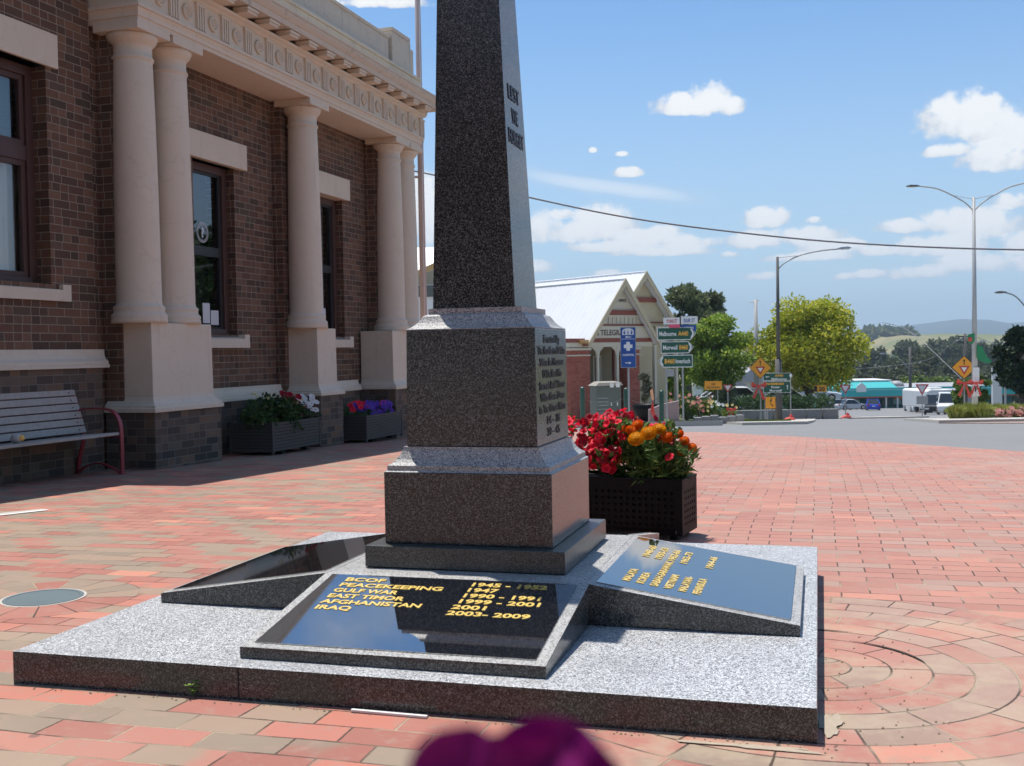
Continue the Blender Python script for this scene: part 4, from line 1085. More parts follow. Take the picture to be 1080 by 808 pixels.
MT['bushy']=foliage('bright_bush_leaf',(.10,.16,.03),(.20,.28,.05),None,scale=.5)
MT['ornl']=foliage('ornamental_grass_blade',(.20,.25,.05),(.42,.44,.10),(.48,.40,.15),scale=.6,trans=.3)
tree('eucalypt_tree','tall dark eucalypt rising behind the post office roof',724,92,285,400,42,'euc',n=15000,size=.42,seed=2,trunk=.4,nb=24)
tree('eucalypt_tree','lower dark eucalypt to the right of the taller one, behind the bright green tree',753,98,299,400,26,'euc',n=8000,size=.42,seed=5,trunk=.35,nb=18)
tree('street_tree','bright green street tree behind the green direction signs',755,72,330,415,44,'elm',n=17000,size=.22,seed=28,trunk=.22,nb=32)
tree('street_tree','small light green tree beside the post office, left of the bright green tree',712,62,372,425,22,'elm',n=5000,size=.22,seed=9,trunk=.12,nb=16)
tree('golden_tree','broad golden green tree in the hedge bed behind the lamp pole',852,74,311,418,62,'golden',n=34000,size=.23,seed=12,trunk=.22,nb=64)
tree('conifer_tree','dark dense tree at the right edge of the view',1078,58,336,420,30,'conifer',n=9000,size=.25,seed=14,trunk=.2,nb=26)
tree('garden_tree','tall pale flowering shrub behind the right diamond sign',1034,66,388,432,10,'bushy',n=2500,size=.16,seed=15,trunk=.06,nb=12,cat='shrub')
tree('garden_tree','leafy green shrub behind the grass mound, left of the tall pale shrub',1014,70,395,432,13,'bushy',n=2200,size=.18,seed=16,trunk=.06,nb=10,cat='shrub')
# creeper / shrub by post office corner
tree('garden_tree','thin leafless-looking shrub at the right corner of the post office',680,41,392,428,9,foliage('mottled_leaf',(.06,.08,.04),(.22,.20,.14),(.30,.25,.2),scale=3,trans=.1),n=1200,size=.11,seed=17,trunk=.03,nb=10,cat='shrub')
# far trees below the hills: prototypes then copies
def proto(seed,hw,h,n=700):
    r=random.Random(seed); mb=MB(); B=[]
    for k in range(14):
        a=r.random()*6.283; q=r.random()**.5; e=r.uniform(0,1); f=math.sqrt(max(.1,1-(e*1.6-.6)**2))
        B.append((math.cos(a)*q*hw*f*.75,math.sin(a)*q*hw*f*.75,h*(.25+.62*e),hw*r.uniform(.28,.42),h*r.uniform(.12,.17)))
    return crown_mesh(r,B,n,.95,asp=1.4)
fl_=[]
places=[]
rr=random.Random(21)
spec=[(860,1000,372,392,330,22),(905,1085,358,372,430,26),(1000,1100,348,360,420,14),(900,1090,372,388,250,26),(930,1095,384,396,215,18)]
FG='trees massed on the slope below the far hills'
lab={'euc':'dark grey-green tree in the wooded slope below the hills','bushy':'light green tree in front of the wooded slope behind the aqua shop'}
protos={}
for (xa,xb,ya,yb,Yd,cnt) in spec:
    for k in range(cnt):
        px=xa+(xb-xa)*(k+rr.random())/cnt; Y=Yd*rr.uniform(.92,1.08); top=rr.uniform(ya,yb)+ (6*math.sin(px*.05))
        places.append((px,Y,top,'euc' if rr.random()<.97 else 'bushy'))
for px,top in ((962,396),(975,393),(988,397),(1000,396)): places.append((px,190,top,'bushy'))
for i,(px,Y,top,mt) in enumerate(places):
    g=zg(Y); H_=at(px,top,Y).z-g; key=(mt,i%4)
    if key not in protos:
        t=thing('far_tree',lab[mt],'tree',(0,0,0),0,FG if mt=='euc' else 'light green trees behind the aqua shop')
        proto(40+i,4.2,12,1100).build('crown','farleaf' if mt=='euc' else mt,t); MB().tube([(0,0,-1),(0,0,6)],[.35,.2],n=6).build('trunk','bark',t); protos[key]=t; o=t
    else: o=dup(protos[key])
    s=H_/12; o.location=(at(px,top,Y).x,Y,g); o.scale=(max(s*.9,.7),max(s*.9,.7),s); o.rotation_euler=(0,0,rr.uniform(0,6))
# plantation on the field hill
mb=MB(); rr=random.Random(4)
for k in range(900):
    px=rr.uniform(912,962); Y=rr.uniform(1240,1330); p=at(px,rr.uniform(350,359),Y); leaf_mesh(mb,p,9,rr,up=.4,asp=1.3)
tag(mb.build('plantation','euc'),kind='stuff',label='dark plantation strip on the far pasture hill')
# ------------------------------------------------------------------ post office
PA=math.radians(52)
p0=at(617,357,42); POX=Vector((math.sin(PA),math.cos(PA),0)); POY=Vector((-math.cos(PA),math.sin(PA),0))
pog=-1.78
po_=thing('post_office','cream and red brick gabled post office with white corrugated roof','building',(p0.x,p0.y,pog),PI/2-PA)
ez=p0.z-pog; az_=3.80-pog   # eave and apex heights
def gable_roof(name,x0,x1,xm,ze,za,y0,y1,over=.25,ov2=.35,mat='roof'):
    mb=MB(); t=.09; sl1=(za-ze)/(xm-x0)
    def side(xe,s):
        xo=xe-s*ov2; zo=ze-ov2*(za-ze)/abs(xm-xe)
        n=int((y1-y0)/.15)
        # corrugated sheets: ribs run down the slope
        vs=[];fs=[]
        for k in range(n+1):
            y=y0+(y1-y0)*k/n; h=.022 if k%2 else 0
            vs+=[(xo,y,zo+h),(xm,y,za+h)]
        for k in range(n): fs.append((2*k,2*k+1,2*k+3,2*k+2) if s>0 else (2*k,2*k+2,2*k+3,2*k+1))
        mb.add(vs,fs); mb.add([(xo,y0,zo-.05),(xm,y0,za-.05),(xm,y1,za-.05),(xo,y1,zo-.05)],[(0,1,2,3)])
    side(x0,1); side(x1,-1)
    o=mb.build(name,mat,po_)
    MB().tube([(xm,y0,za+.03),(xm,y1,za+.03)],.04,n=6).build('ridge_cap',mat,o)
    for xe,s in ((x0,1),(x1,-1)):
        xo=xe-s*ov2; zo=ze-ov2*(za-ze)/abs(xm-xe)
        MB().add([],[]).prism([(xo,y0-.06,zo-.20),(xo,y0-.06,zo+.03),(xm,y0-.06,za+.06),(xm,y0-.06,za-.24)],(0,.055,0)).build('bargeboard','pocream',o)
    return o
G0,G1,GM=0,3.62,1.86
y_b=7.5
rf=gable_roof('roof',G0,G1,GM,ez,az_,-.35,y_b,ov2=.15)
# gable infill: shingles, red beam, lattice, sign board
MB().prism([(G0+.1,0,ez),(G1-.1,0,ez),(GM,0,az_-.12)],(0,.12,0)).build('gable_wall','powhite',po_)
MB().box(.98,2.74,-.07,-.002,ez+.92,ez+1.12).build('gable_beam','pored',po_)
mb=MB()
for k in range(10):
    x=.78+k*.225; mb.box(x,x+.05,-.05,-.003,ez+.56,ez+.86)
mb.box(.80,2.90,-.055,-.003,ez+.84,ez+.915); mb.build('fretwork','powhite',po_)
MB().box(.50,3.2,-.055,-.003,ez+.50,ez+.56).build('gable_rail','pored',po_)
MB().prism([(.14,-.05,ez+.02),(3.5,-.05,ez+.02),(3.18,-.05,ez+.48),(.46,-.05,ez+.48)],(0,.047,0)).build('sign_board','powhite',po_)
text('& TELEGRAPH',.30,'lettering','winbrown',po_,(.50,-.053,ez+.12),(1,0,0),(0,0,1),bold=.008,width=1.85)
text('POST OFFICE',.16,'lettering','signblack',po_,(GM,-.004,ez+1.45),(1,0,0),(0,0,1),align='CENTER',bold=.006,width=.75)
# verandah beam, posts, piers and recessed wall
MB().box(-.9,3.7,-.02,.16,ez-.16,ez-.0).build('verandah_beam','pored',po_)
MB().box(-.9,3.7,-.0,.14,ez-.34,ez-.161).build('verandah_plate','powhite',po_)
def pier(x0,x1,y0=0,y1=.55):
    o=MB().box(x0,x1,y0,y1,-.3,ez-.36).build('pier','redbrick',po_)
    MB().box(x0-.05,x1+.05,y0-.05,y1+.05,ez-.46,ez-.37).box(x0-.03,x1+.03,y0-.03,y1+.03,ez-.68,ez-.63).build('pier_cap','powhite',o)
pier(-.80,.24); pier(2.30,2.95)
for x in (.72,1.78):
    o=MB().box(x-.055,x+.055,.03,.14,.0,ez-.34).build('verandah_post','powhite',po_,bevel=.01)
    MB().prism([(x-.05,.05,ez-.34),(x-.30,.05,ez-.34),(x-.27,.05,ez-.40),(x-.12,.05,ez-.50),(x-.05,.05,ez-.75)],(0,.05,0)).prism([(x+.05,.05,ez-.75),(x+.12,.05,ez-.50),(x+.27,.05,ez-.40),(x+.30,.05,ez-.34),(x+.05,.05,ez-.34)],(0,.05,0)).build('bracket','powhite',o)
wm=MB(); wall_=[]
MB().box(-2,4.4,1.75,1.95,-.3,1.0).build('dado_wall','redbrick',po_)
MB().box(-2,4.4,1.75,1.95,1.0,ez).build('upper_wall',plain('cream_wall_with_shade',(.30,.26,.18),.8),po_)  # verandah shade is put into this darker copy of the cream
MB().box(-2,4.4,.15,1.75,-.3,.02).build('verandah_floor','concrete',po_)
MB().box(-.7,0.1,.56,y_b,-.3,ez-.31).build('side_wall','redbrick',po_)
for x0,x1,z0,z1 in((.95,1.55,.9,2.5),(2.0,2.3,.4,2.5)):
    o=MB().box(x0-.08,x1+.08,1.66,1.75,z0-.08,z1+.08).build('window','powhite',po_); MB().box(x0,x1,1.65,1.659,z0,z1).build('pane','carglass',o)
o=MB().box(1.0,1.5,1.645,1.649,1.35,2.0).build('poster',plain('brown_poster',(.30,.17,.08),.7),po_)
o=MB().box(-.78,-.701,1.2,2.2,.7,ez-.7).build('window','winbrown',po_); MB().box(-.80,-.781,1.3,2.1,.78,ez-.78).build('pane','carglass',o)
MB().box(.28,.62,.9,1.2,0,1.1).build('letter_box','redpaint',po_,bevel=.02)
# eaves gutter along the near side
MB().box(-.32,-.16,-.4,y_b,ez-.20,ez-.06).build('gutter','gutter',po_,bevel=.01)
MB().box(-.14,.0,-.30,y_b,ez-.30,ez-.06).build('fascia','pored',po_)
# second larger gable set back to the right
H2=4.30-pog; e2=1.75-pog; g2x0,g2x1,g2m=2.5,6.9,4.75
gable_roof('roof',g2x0,g2x1,g2m,e2,H2,1.35,11,ov2=.12)
MB().prism([(g2x0+.1,1.75,e2),(g2x1-.1,1.75,e2),(g2m,1.75,H2-.12)],(0,.15,0)).build('gable_wall','pocream',po_)
MB().box(3.9,5.7,1.66,1.745,e2+1.30,e2+1.50).build('gable_beam','pored',po_)
MB().box(3.3,6.2,1.69,1.745,e2+.40,e2+.46).build('gable_rail','pored',po_)
MB().box(2.7,6.6,1.97,6.0,-.3,e2).build('upper_wall','pocream',po_)
for x in(3.1,4.3): MB().box(x,x+.14,1.68,1.965,-.2,e2).build('trim_post','pored',po_)
o=MB().box(3.45,4.1,1.90,1.965,.8,2.4).build('window','powhite',po_); MB().box(3.53,4.02,1.89,1.899,.9,2.3).build('pane','carglass',o)
# porch arch at the right
mb=MB(); n=14; vs=[];fs=[]
for k in range(n+1):
    a=PI*k/n; x=5.75-.62*math.cos(a); z=e2-.55+.62*math.sin(a)
    vs+=[(x,1.2,z),(x,1.2,e2+.25),(x,1.35,z),(x,1.35,e2+.25)]
for k in range(n): a=4*k; fs+=[(a,a+4,a+5,a+1),(a+2,a+3,a+7,a+6),(a,a+2,a+6,a+4),(a+1,a+5,a+7,a+3)]
mb.add(vs,fs); mb.build('porch_arch','pocream',po_)
for x in (5.05,6.37): MB().box(x,x+.12,1.2,1.35,-.2,e2-.55).build('porch_post','powhite',po_)
# rear hip roofs seen over the ridge and left of the obelisk
o=MB().frust([(-3,6,ez),(5,6,ez),(5,16,ez),(-3,16,ez)],[(.5,9.5,4.5-pog),(1.5,9.5,4.5-pog),(1.5,12,4.5-pog),(.5,12,4.5-pog)]).build('rear_roof','roof',po_)
MB().box(-2.8,4.9,6.1,15.9,-.3,ez-.01).build('rear_wall','pocream',po_)
# neighbouring hall seen between the column and the obelisk
q=at(449,300,44); nb_=thing('white_roof_house','white roofed cream house glimpsed between the flagpole and the obelisk','building',(q.x,q.y,zg(44)),0)
zz=lambda py:at(449,py,44).z-zg(44)
MB().prism([(-6,0,zz(300)),(-1.3,0,zz(297)),(.75,1.2,zz(272)),(2.6,1.9,zz(258.5)),(2.6,2.0,zz(256)),(-6,2.0,zz(256))],(0,.06,.02)).build('roof','roof',nb_); MB().box(-6,2.6,2.1,6,0,zz(257)).build('rear_wall','powhite',nb_)
MB().prism([(-1.4,-.1,zz(303)),(-1.4,-.1,zz(298)),(1.6,-.1,zz(263)),(1.6,-.1,zz(270))],(0,.09,0)).build('bargeboard','gutter',nb_)
MB().box(-5,2.6,.1,5,0,zz(300)).build('wall','white',nb_); MB().box(-1.3,1.4,-.0,.09,zz(313),zz(301)).build('window','cabinet',nb_)
# ------------------------------------------------------------------ street furniture near the post office
def bollard(px,Y,top,label,grp='green bollards along the footpath'):
    p=on(px,Y,.15 if Y>30.5 else 0); h=at(px,top,Y).z-p.z
    t=thing('bollard',label,'bollard',loc(p),0,grp)
    MB().lathe([(0,0),(.075,0),(.075,h-.12),(.068,h-.10),(.068,h-.08),(.078,h-.07),(.078,h-.03),(.05,h-.005),(0,h)],n=16).build('post','bollard',t,smooth=False); return t
b1=bollard(614,33.5,408,'green bollard nearest the obelisk, left of the grey cabinet')
b2=bollard(660,33,409,'green bollard under the blue visitor sign')
b3=bollard(697.5,32.5,411.5,'green bollard beside the mauve garden wall')
def chain(a,b_,name_,lab):
    pa=Vector(a.location)+Vector((0,0,.78)); pb=Vector(b_.location)+Vector((0,0,.78)); pts=[]
    for k in range(15):
        t=k/14; p=pa.lerp(pb,t); p.z-=.22*4*t*(1-t); pts.append(tuple(p))
    tag(MB().tube(pts,.007,n=5).build(name_,'poledark'),lab,'chain')
chain(b1,b2,'chain','thin chain sagging between the two left green bollards in front of the cabinet'); chain(b2,b3,'chain','thin chain sagging between the two right green bollards')
for b_ in (b3,):
    bw=thing('ribbon_bow','pale and red ribbon tied to the chain beside the right green bollard','ribbon',(b_.location.x-.28,b_.location.y-.1,b_.location.z+.55))
    mb=MB()
    for k in range(5): a=-.5+k*.25; mb.prism([(0,0,.12),(.10*math.sin(a)-.04,-.02,-.25-.05*k),(.10*math.sin(a)+.04,.02,-.25-.05*k)],(0,.006,0))
    mb.build('tails','bow',bw); MB().prism([(-.03,0,.1),(.04,0,.1),(.0,0,.45),(-.08,0,.38)],(0,.01,0)).build('loop','petpeach',bw)
# grey service cabinet
p=on(638,35.5,.15); cb=thing('service_cabinet','wide grey green service cabinet on the footpath before the post office','cabinet',loc(p),.35)
hC=at(638,404,35.5).z-p.z; cb.scale=(.84,.84,1)
MB().box(-.50,.55,-.3,.35,.0,hC-.08).build('body','cabinet',cb,bevel=.01)
MB().frust([(-.56,-.36,hC-.08),(.61,-.36,hC-.08),(.61,.41,hC-.08),(-.56,.41,hC-.08)],[(-.40,-.30,hC+.02),(.55,-.30,hC+.02),(.5,.35,hC+.05),(-.3,.35,hC+.05)]).build('lid',plain('cabinet_lid',(.30,.27,.22),.7,dirt=.2),cb)
for x in(.12,.38):
    MB().box(x-.02,x+.015,-.325,-.302,.55,.66).build('handle','white',cb)
    MB().box(x-.08,x+.08,-.375,-.345,hC-.14,hC+.0).build('vent','white',cb)
for k in range(6): MB().box(-.48,.0,-.305,-.3006,.2+k*.12,.22+k*.12).build('louvre','steel',cb)
# mauve garden wall and dark seat
p=on(700,37.2,.15); gw=thing('garden_wall','low mauve rendered garden wall with sloping top','wall',loc(p),0)
zt=lambda y:at(700,y,37.2).z-p.z
MB().prism([(-.52,0,-.1),(.52,0,-.1),(.52,0,zt(423)),(.0,0,zt(426)),(-.52,0,zt(432))],(0,.25,0)).build('wall','mauve',gw,bevel=.01)
p=on(680,38.5,.15); ds=thing('round_litter_tub','dark curved tub behind the ribbon left of the mauve wall','tub',loc(p))
MB().lathe([(0,0),(.36,0),(.42,.45),(.46,.62),(.42,.62),(.38,.5),(0,.5)],n=24).build('body','black',ds,smooth=True)
def rrect(w_,h,r_=.05,n=5):
    pts=[]
    for cx,cz,a0 in ((w_/2-r_,h/2-r_,0),(-w_/2+r_,h/2-r_,PI/2),(-w_/2+r_,-h/2+r_,PI),(w_/2-r_,-h/2+r_,PI*1.5)):
        for k in range(n+1): a=a0+PI/2*k/n; pts.append((cx+r_*math.cos(a),cz+r_*math.sin(a)))
    return pts
def plate(pts,x,z,y,mat,parent,name='face',th=.004): 
    return MB().prism([(x+a,y,z+b_) for a,b_ in pts],(0,th,0)).build(name,mat,parent)
def scale_pts(pts,s,sz=None): return [(a*s,b_*(sz or s)) for a,b_ in pts]
# blue visitor sign
Yb=32.6; p=on(663,Yb,.15); bs=thing('visitor_sign','tall blue visitor sign on a pole beside the cabinet','sign',loc(p),face(p))
z0=at(663,388,Yb).z-p.z; z1=at(663,345,Yb).z-p.z; zm=(z0+z1)/2; hh=z1-z0
MB().tube([(0,.02,-.1),(0,.02,z1-.02)],.028,n=10).build('pole','steel',bs)
plate(rrect(.47,hh,.03),0,zm,-.014,'steel',bs,'sign_plate',.012); plate(rrect(.43,hh-.04,.025),0,zm,-.0175,'signblue',bs,'blue_face',.003)
MB().box(-.20,.20,-.0215,-.0178,zm+.25,zm+.262).build('divider','white',bs)
# white emblem panel with figures beside a building
mb=MB(); pts=[(-.17,zm+.38),(.17,zm+.38),(.17,zm+.50)]+[(.17*math.cos(a),zm+.50+.08*math.sin(a)) for a in [PI*k/10 for k in range(1,10)]]+[(-.17,zm+.50)]
mb.prism([(a,-.0215,b_) for a,b_ in pts],(0,.0035,0)); mb.build('emblem_panel','white',bs)
mb=MB()
for x in(-.11,.11): 
    mb.prism([(x-.02,-.0245,zm+.40),(x+.02,-.0245,zm+.40),(x+.03,-.0245,zm+.48),(x-.03,-.0245,zm+.48)],(0,.0025,0)); mb.lathe([(0,-.0245),(.018,-.0245),(.018,-.022),(0,-.022)],(x,0,zm+.51),n=10,axis='y')
mb.build('figure','signblue',bs)
text('i',.16,'letter','signblue',bs,(0,-.022,zm+.40),(1,0,0),(0,0,1),align='CENTER',bold=.006)
def arrow(x,z,s,dirn,par,mat='white',y=-.0215):
    a=[(-s,0),(-s*.35,s*.45),(-s*.35,s*.15),(s,s*.15),(s,-s*.15),(-s*.35,-s*.15),(-s*.35,-s*.45)]
    if dirn=='R': a=[(-p_,q_) for p_,q_ in reversed(a)]
    if dirn=='U': a=[(-q_,-p_) for p_,q_ in a]
    return MB().prism([(x+p_,y,z+q_) for p_,q_ in a],(0,.0035,0)).build('arrow',mat,par)
arrow(0,zm+.315,.09,'L',bs); arrow(0,zm-hh/2+.15,.09,'R',bs)
MB().box(-.055,.055,-.0215,-.018,zm-.10,zm+.17).box(-.13,-.0552,-.0215,-.018,zm-.02,zm+.09).box(.0552,.13,-.0215,-.018,zm-.02,zm+.09).build('cross','white',bs)
text('HOSPITAL',.075,'lettering','white',bs,(0,-.0185,zm-.25),(1,0,0),(0,0,1),align='CENTER',bold=.003)
# green direction fingers
Yg=36; p=on(703,Yg,.15)
gs=thing('direction_sign','stack of three green arrow direction signs on two poles','sign',loc(p),face(p,.05))
def zz2(y): return at(712,y,Yg).z-p.z
for x,top in ((0,333),(.54,333)): MB().tube([(x,.05,-.1),(x,.05,zz2(top))],.03,n=10).build('pole','steel',gs)
def finger(xc,zc,w_,h,dirn,t1,t2):
    t_=.17; 
    pts=[(-w_/2,-h/2),(w_/2-t_,-h/2),(w_/2,0),(w_/2-t_,h/2),(-w_/2,h/2)]
    if dirn=='L': pts=[(-a,b_) for a,b_ in reversed(pts)]
    o=MB().prism([(xc+a,0,zc+b_) for a,b_ in pts],(0,.015,0)).build('sign_blade','white',gs)
    MB().prism([(xc+a*.965,-.004,zc+b_*.88) for a,b_ in pts],(0,.0035,0)).build('green_face','signgreen',o)
    s=1 if dirn=='R' else -1; cx=xc+s*(w_/2-.13)
    MB().prism([(cx-s*.05,-.008,zc-h*.33),(cx,-.008,zc-h*.33),(cx+s*.07,-.008,zc),(cx,-.008,zc+h*.33),(cx-s*.05,-.008,zc+h*.33),(cx+s*.02,-.008,zc)][::s],(0,.0035,0)).build('chevron','white',o)
    if dirn=='R':
        text(t1,.21,'lettering','white',o,(xc-w_/2+.06,-.0045,zc-.07),(1,0,0),(0,0,1),bold=.004,width=w_*.44); text(t2,.21,'route_number','signyellow',o,(xc+.06,-.0045,zc-.07),(1,0,0),(0,0,1),bold=.006,width=w_*.26)
    else:
        text(t1,.21,'route_number','signyellow',o,(xc-w_/2+.21,-.0045,zc-.07),(1,0,0),(0,0,1),bold=.006,width=w_*.29); text(t2,.21,'lettering','white',o,(xc+.0,-.0045,zc-.07),(1,0,0),(0,0,1),bold=.004,width=w_*.42)
finger(.35,zz2(352),1.27,.43,'R','Melbourne','A440'); finger(.37,zz2(366.5),1.08,.40,'R','Morwell','B460'); finger(.30,zz2(381),1.14,.42,'L','B460','Inverloch')
MB().box(.02,.25,.0,.01,zz2(397),zz2(389)).build('small_plate','steel',gs)
def small(x0,x1,ya,yb,mat,name,txt=None,tm='white',arrowd=None):
    za,zb=zz2(yb),zz2(ya); o=MB().box(x0,x1,0,.012,za,zb).build('sign_plate',mat,gs); o['label']=name
    if txt: text(txt,(zb-za)*.75,'lettering',tm,o,((x0+x1)/2,-.001,za+(zb-za)*.2),(1,0,0),(0,0,1),align='CENTER',bold=.003,width=(x1-x0)*.66)
small(-.08,.46,335,342,'white','white street name blade','YOUNG ST','signred'); small(.50,1.05,334,342,'white','white street name blade, higher','BAIR ST','signblue'); small(.50,1.0,343,350,'signblue','small blue blade','LIBRARY'); small(.10,.46,342,352,'signpink','pink square plate')
ms=[]
mb=MB(); n=14; cx_,cz_=.28,zz2(350.5); vs=[]
for k in range(n+1):
    a=PI*k/n; vs+=[(cx_+.11*math.cos(a),-.002,cz_+.11*math.sin(a)),(cx_+.075*math.cos(a),-.002,cz_+.075*math.sin(a))]
mb.add(vs,[(2*k,2*k+1,2*k+3,2*k+2) for k in range(n)]); mb.build('curve_emblem','white',gs)
# rose garden
def rose_bush(px,Y,top,halfw,label,cols,seed):
    r=random.Random(seed); p=on(px,Y,.16); H_=at(px,top,Y).z-p.z; hw=halfw*Y/F_PX
    t=thing('rose_bush',label,'rose bush',loc(p),0,'rose bushes in the garden bed'); mb=MB()
    for k in range(12): blob(mb,(r.uniform(-hw,hw)*.8,r.uniform(-.4,.4),r.uniform(.15,.85)*H_),(hw*.35,.3,H_*.2),90,.10,r)
    mb.build('foliage','leafgreen' if seed%2 else MT['bushy'],t)
    mb=MB()
    for k in range(7): mb.tube([(0,0,-.1),(r.uniform(-hw,hw)*.8,r.uniform(-.3,.3),H_*.7)],.015,n=5)
    mb.build('stem','bark',t)
    for cm in cols:
        mb=MB(); petunia(mb,.085,r,5); f=mb.build('bloom',cm,t,smooth=True)
        place([f],t,[((r.uniform(-hw,hw),r.uniform(-.5,.0),r.uniform(.45,1.08)*H_),(r.gauss(0,.4),-.8,.5)) for _ in range(7)],r,(.7,1.2))
RB=[(707,50,417,8,'pink rose bush at the left end of the garden bed',('petpink',)),(724,49,418,9,'pink and peach rose bush behind the right sign pole',('petpink','petpeach')),(740,48.5,421,9,'peach rose bush in the middle of the garden bed',('petpeach','petpink')),(753,48,424,9,'pale yellow rose bush right of the middle of the bed',('petthroat','petwhite')),(768,47.5,428,9,'low bushy grey-green plant at the right end of the garden bed',('petthroat',))]
for i,a in enumerate(RB): rose_bush(*a,seed=60+i)
# stone edging of the bed
for i in range(6):
    x=7.7+i*.36; t=MB().box(x,x+.32,45.6,45.95,zg(45.8)-.05,zg(45.8)+.30+.04*(i%3)).build('edging_stone','blockstone',bevel=.03); tag(t,'grey block in the stone edging of the rose bed','stone block','stone blocks edging the rose bed')
# hedge bed block wall
for i in range(7):
    x=12.7+i*.98*1.0; t=MB().box(x,x+.93,64.4,64.8,zg(64.6)-.1,zg(64.6)+.62).build('concrete_block','blockstone',bevel=.03); tag(t,'grey concrete block in the low wall below the hedge','concrete block','concrete blocks of the low wall below the hedge')
def hedge(name,label,x0,x1,y0,y1,z0,z1,mat,n,size,seed,cat='hedge'):
    r=random.Random(seed); mb=MB(); k=0
    for _ in range(n//40):
        c=(r.uniform(x0,x1),r.uniform(y0,y1),r.uniform(z0+.1,z1-.15)); blob(mb,c,(.35,.35,.25),40,size,r)
    o=mb.build('foliage',mat); tag(o,label,cat); o.name=name; return o
zh=zg(66)
hedge('hedge','dark green clipped hedge under the golden tree',12.9,19.4,65.1,67.5,zh+.4,zh+1.55,'leafdark',10000,.13,31)
hedge('hedge','lower dark hedge left of the light concrete pole',8.5,13.0,66,68,zg(67)+.2,zg(67)+1.6,'leafdark',6000,.13,32)
hedge('round_shrub','round dark shrub standing before the white car',11.9,12.9,62,62.8,zg(62)+.5,zg(62)+2.1,'conifer',2600,.1,33,cat='shrub')
# ------------------------------------------------------------------ lamp posts and poles
def lamp_head(parent,p,d,s=1.0,mat='steel'):
    """cobra-head luminaire at p pointing along d"""
    d=Vector(d).normalized(); sd=Vector((0,0,1)).cross(d).normalized(); up=Vector((0,0,1)); p=Vector(p)
    ring=lambda l,w_,h: [tuple(p+d*l*s+sd*w_*a*s+up*h*b_*s) for a,b_ in ((1,-.3),(.6,.9),(-.6,.9),(-1,-.3))]
    mb=MB(); R_=[ring(-.05,.04,.04),ring(.15,.10,.09),ring(.5,.13,.10),ring(.72,.05,.04)]
    for a,b_ in zip(R_,R_[1:]): mb.frust(a,b_)
    o=mb.build('lamp_head',mat,parent)
    lens=[tuple(p+d*l*s+sd*w_*s-up*.06*s) for l,w_ in((.2,.09),(.62,.09),(.62,-.09),(.2,-.09))]; MB().prism(lens,(0,0,.03)).build('lens','lampclear',o)
Yl=56.5; p=on(821,Yl,.08)
lp=thing('street_lamp','dark street lamp pole with a single long curved arm beside the signs','street lamp',loc(p))
def rel(px,py,Y,o): return tuple(at(px,py,Y)-Vector(o))
top=rel(820,271,Yl,p)
MB().tube([(0,0,-.2),(top[0]*.38,0,3.2)],[.20,.17],n=14).build('lower_pole','poledark',lp,smooth=True)
MB().tube([(top[0]*.38,0,3.2),(top[0],0,top[2])],[.105,.07],n=12).build('upper_pole','poledark',lp,smooth=True)
MB().lathe([(.11,0),(.13,.02),(.13,.1),(.11,.12)],(top[0]*.75,0,5.9),n=12).build('band','poledark',lp)
arm=arc([rel(820,285,Yl,p),rel(828,277,Yl,p),rel(845,269,Yl,p),rel(866,264.5,Yl,p),rel(886,262.5,Yl,p)],6)
def arc3(pts,n=6):
    out=[];P_=[pts[0]]+pts+[pts[-1]]
    for i in range(len(pts)-1):
        p0_,p1,p2,p3=[Vector(q) for q in P_[i:i+4]]
        for k in range(n):
            t=k/n; out.append(.5*((2*p1)+(-p0_+p2)*t+(2*p0_-5*p1+4*p2-p3)*t*t+(-p0_+3*p1-3*p2+p3)*t**3))
    out.append(Vector(pts[-1])); return out
MB().tube(arc3([rel(820,285,Yl,p),rel(828,277,Yl,p),rel(845,269,Yl,p),rel(866,264.5,Yl,p),rel(886,262.5,Yl,p)]),.035,n=8).build('arm','steel',lp,smooth=True)
MB().tube([rel(820,272,Yl,p),rel(843,269.5,Yl,p)],.014,n=6).build('stay','steel',lp)
lamp_head(lp,rel(884,262.5,Yl,p),(1,0,.05),.95)
Yl=45; p=on(1028,Yl,.08)
l2=thing('street_lamp','tall grey twin-arm street lamp on the grass mound island','street lamp',loc(p))
top=rel(1027,208,Yl,p)
MB().tube([(0,0,-.2),(top[0],0,top[2])],[.13,.06],n=14).build('pole','polegrey',l2,smooth=True)
for s,e in ((-1,[(1027,223),(1018,214),(1004,206),(988,199),(970,196.5)]),(1,[(1027,223),(1036,214),(1050,205),(1066,197),(1086,192)])):
    MB().tube(arc3([rel(a,b_,Yl,p) for a,b_ in e]),.03,n=8).build('arm','polegrey',l2,smooth=True)
    a=e[2]; MB().tube([rel(1027,210,Yl,p),rel(a[0],a[1],Yl,p)],.012,n=6).build('stay','polegrey',l2)
lamp_head(l2,rel(969,196.5,Yl,p),(-1,0,.0),.72,'poledark'); lamp_head(l2,rel(1086,191.5,Yl,p),(1,0,.05),.72,'poledark')
mb=MB().box(-.13,.13,-.16,-.14,.9,2.1).build('pole_notice','white',l2); 
text('P',.3,'lettering','signblack',l2,(-.08,-.165,1.1),(1,0,0),(0,0,1),bold=.01)
Yl=74; p=on(797.5,Yl,.0)
l3=thing('power_pole','pale slim concrete pole between the two street trees','pole',loc(p)); top=rel(797,316,Yl,p)
MB().tube([(0,0,-.2),(top[0],0,top[2])],[.24,.12],n=12).build('pole','polegrey',l3,smooth=True)
MB().tube([(top[0]-.4,0,top[2]-.2),(top[0]+.2,0,top[2]-.05)],.03,n=6).build('cross_arm','polegrey',l3)
Yl=75; p=on(1100,Yl); l4=thing('street_lamp','small street lamp reaching in from the right edge below the twin-arm lamp','street lamp',loc(p))
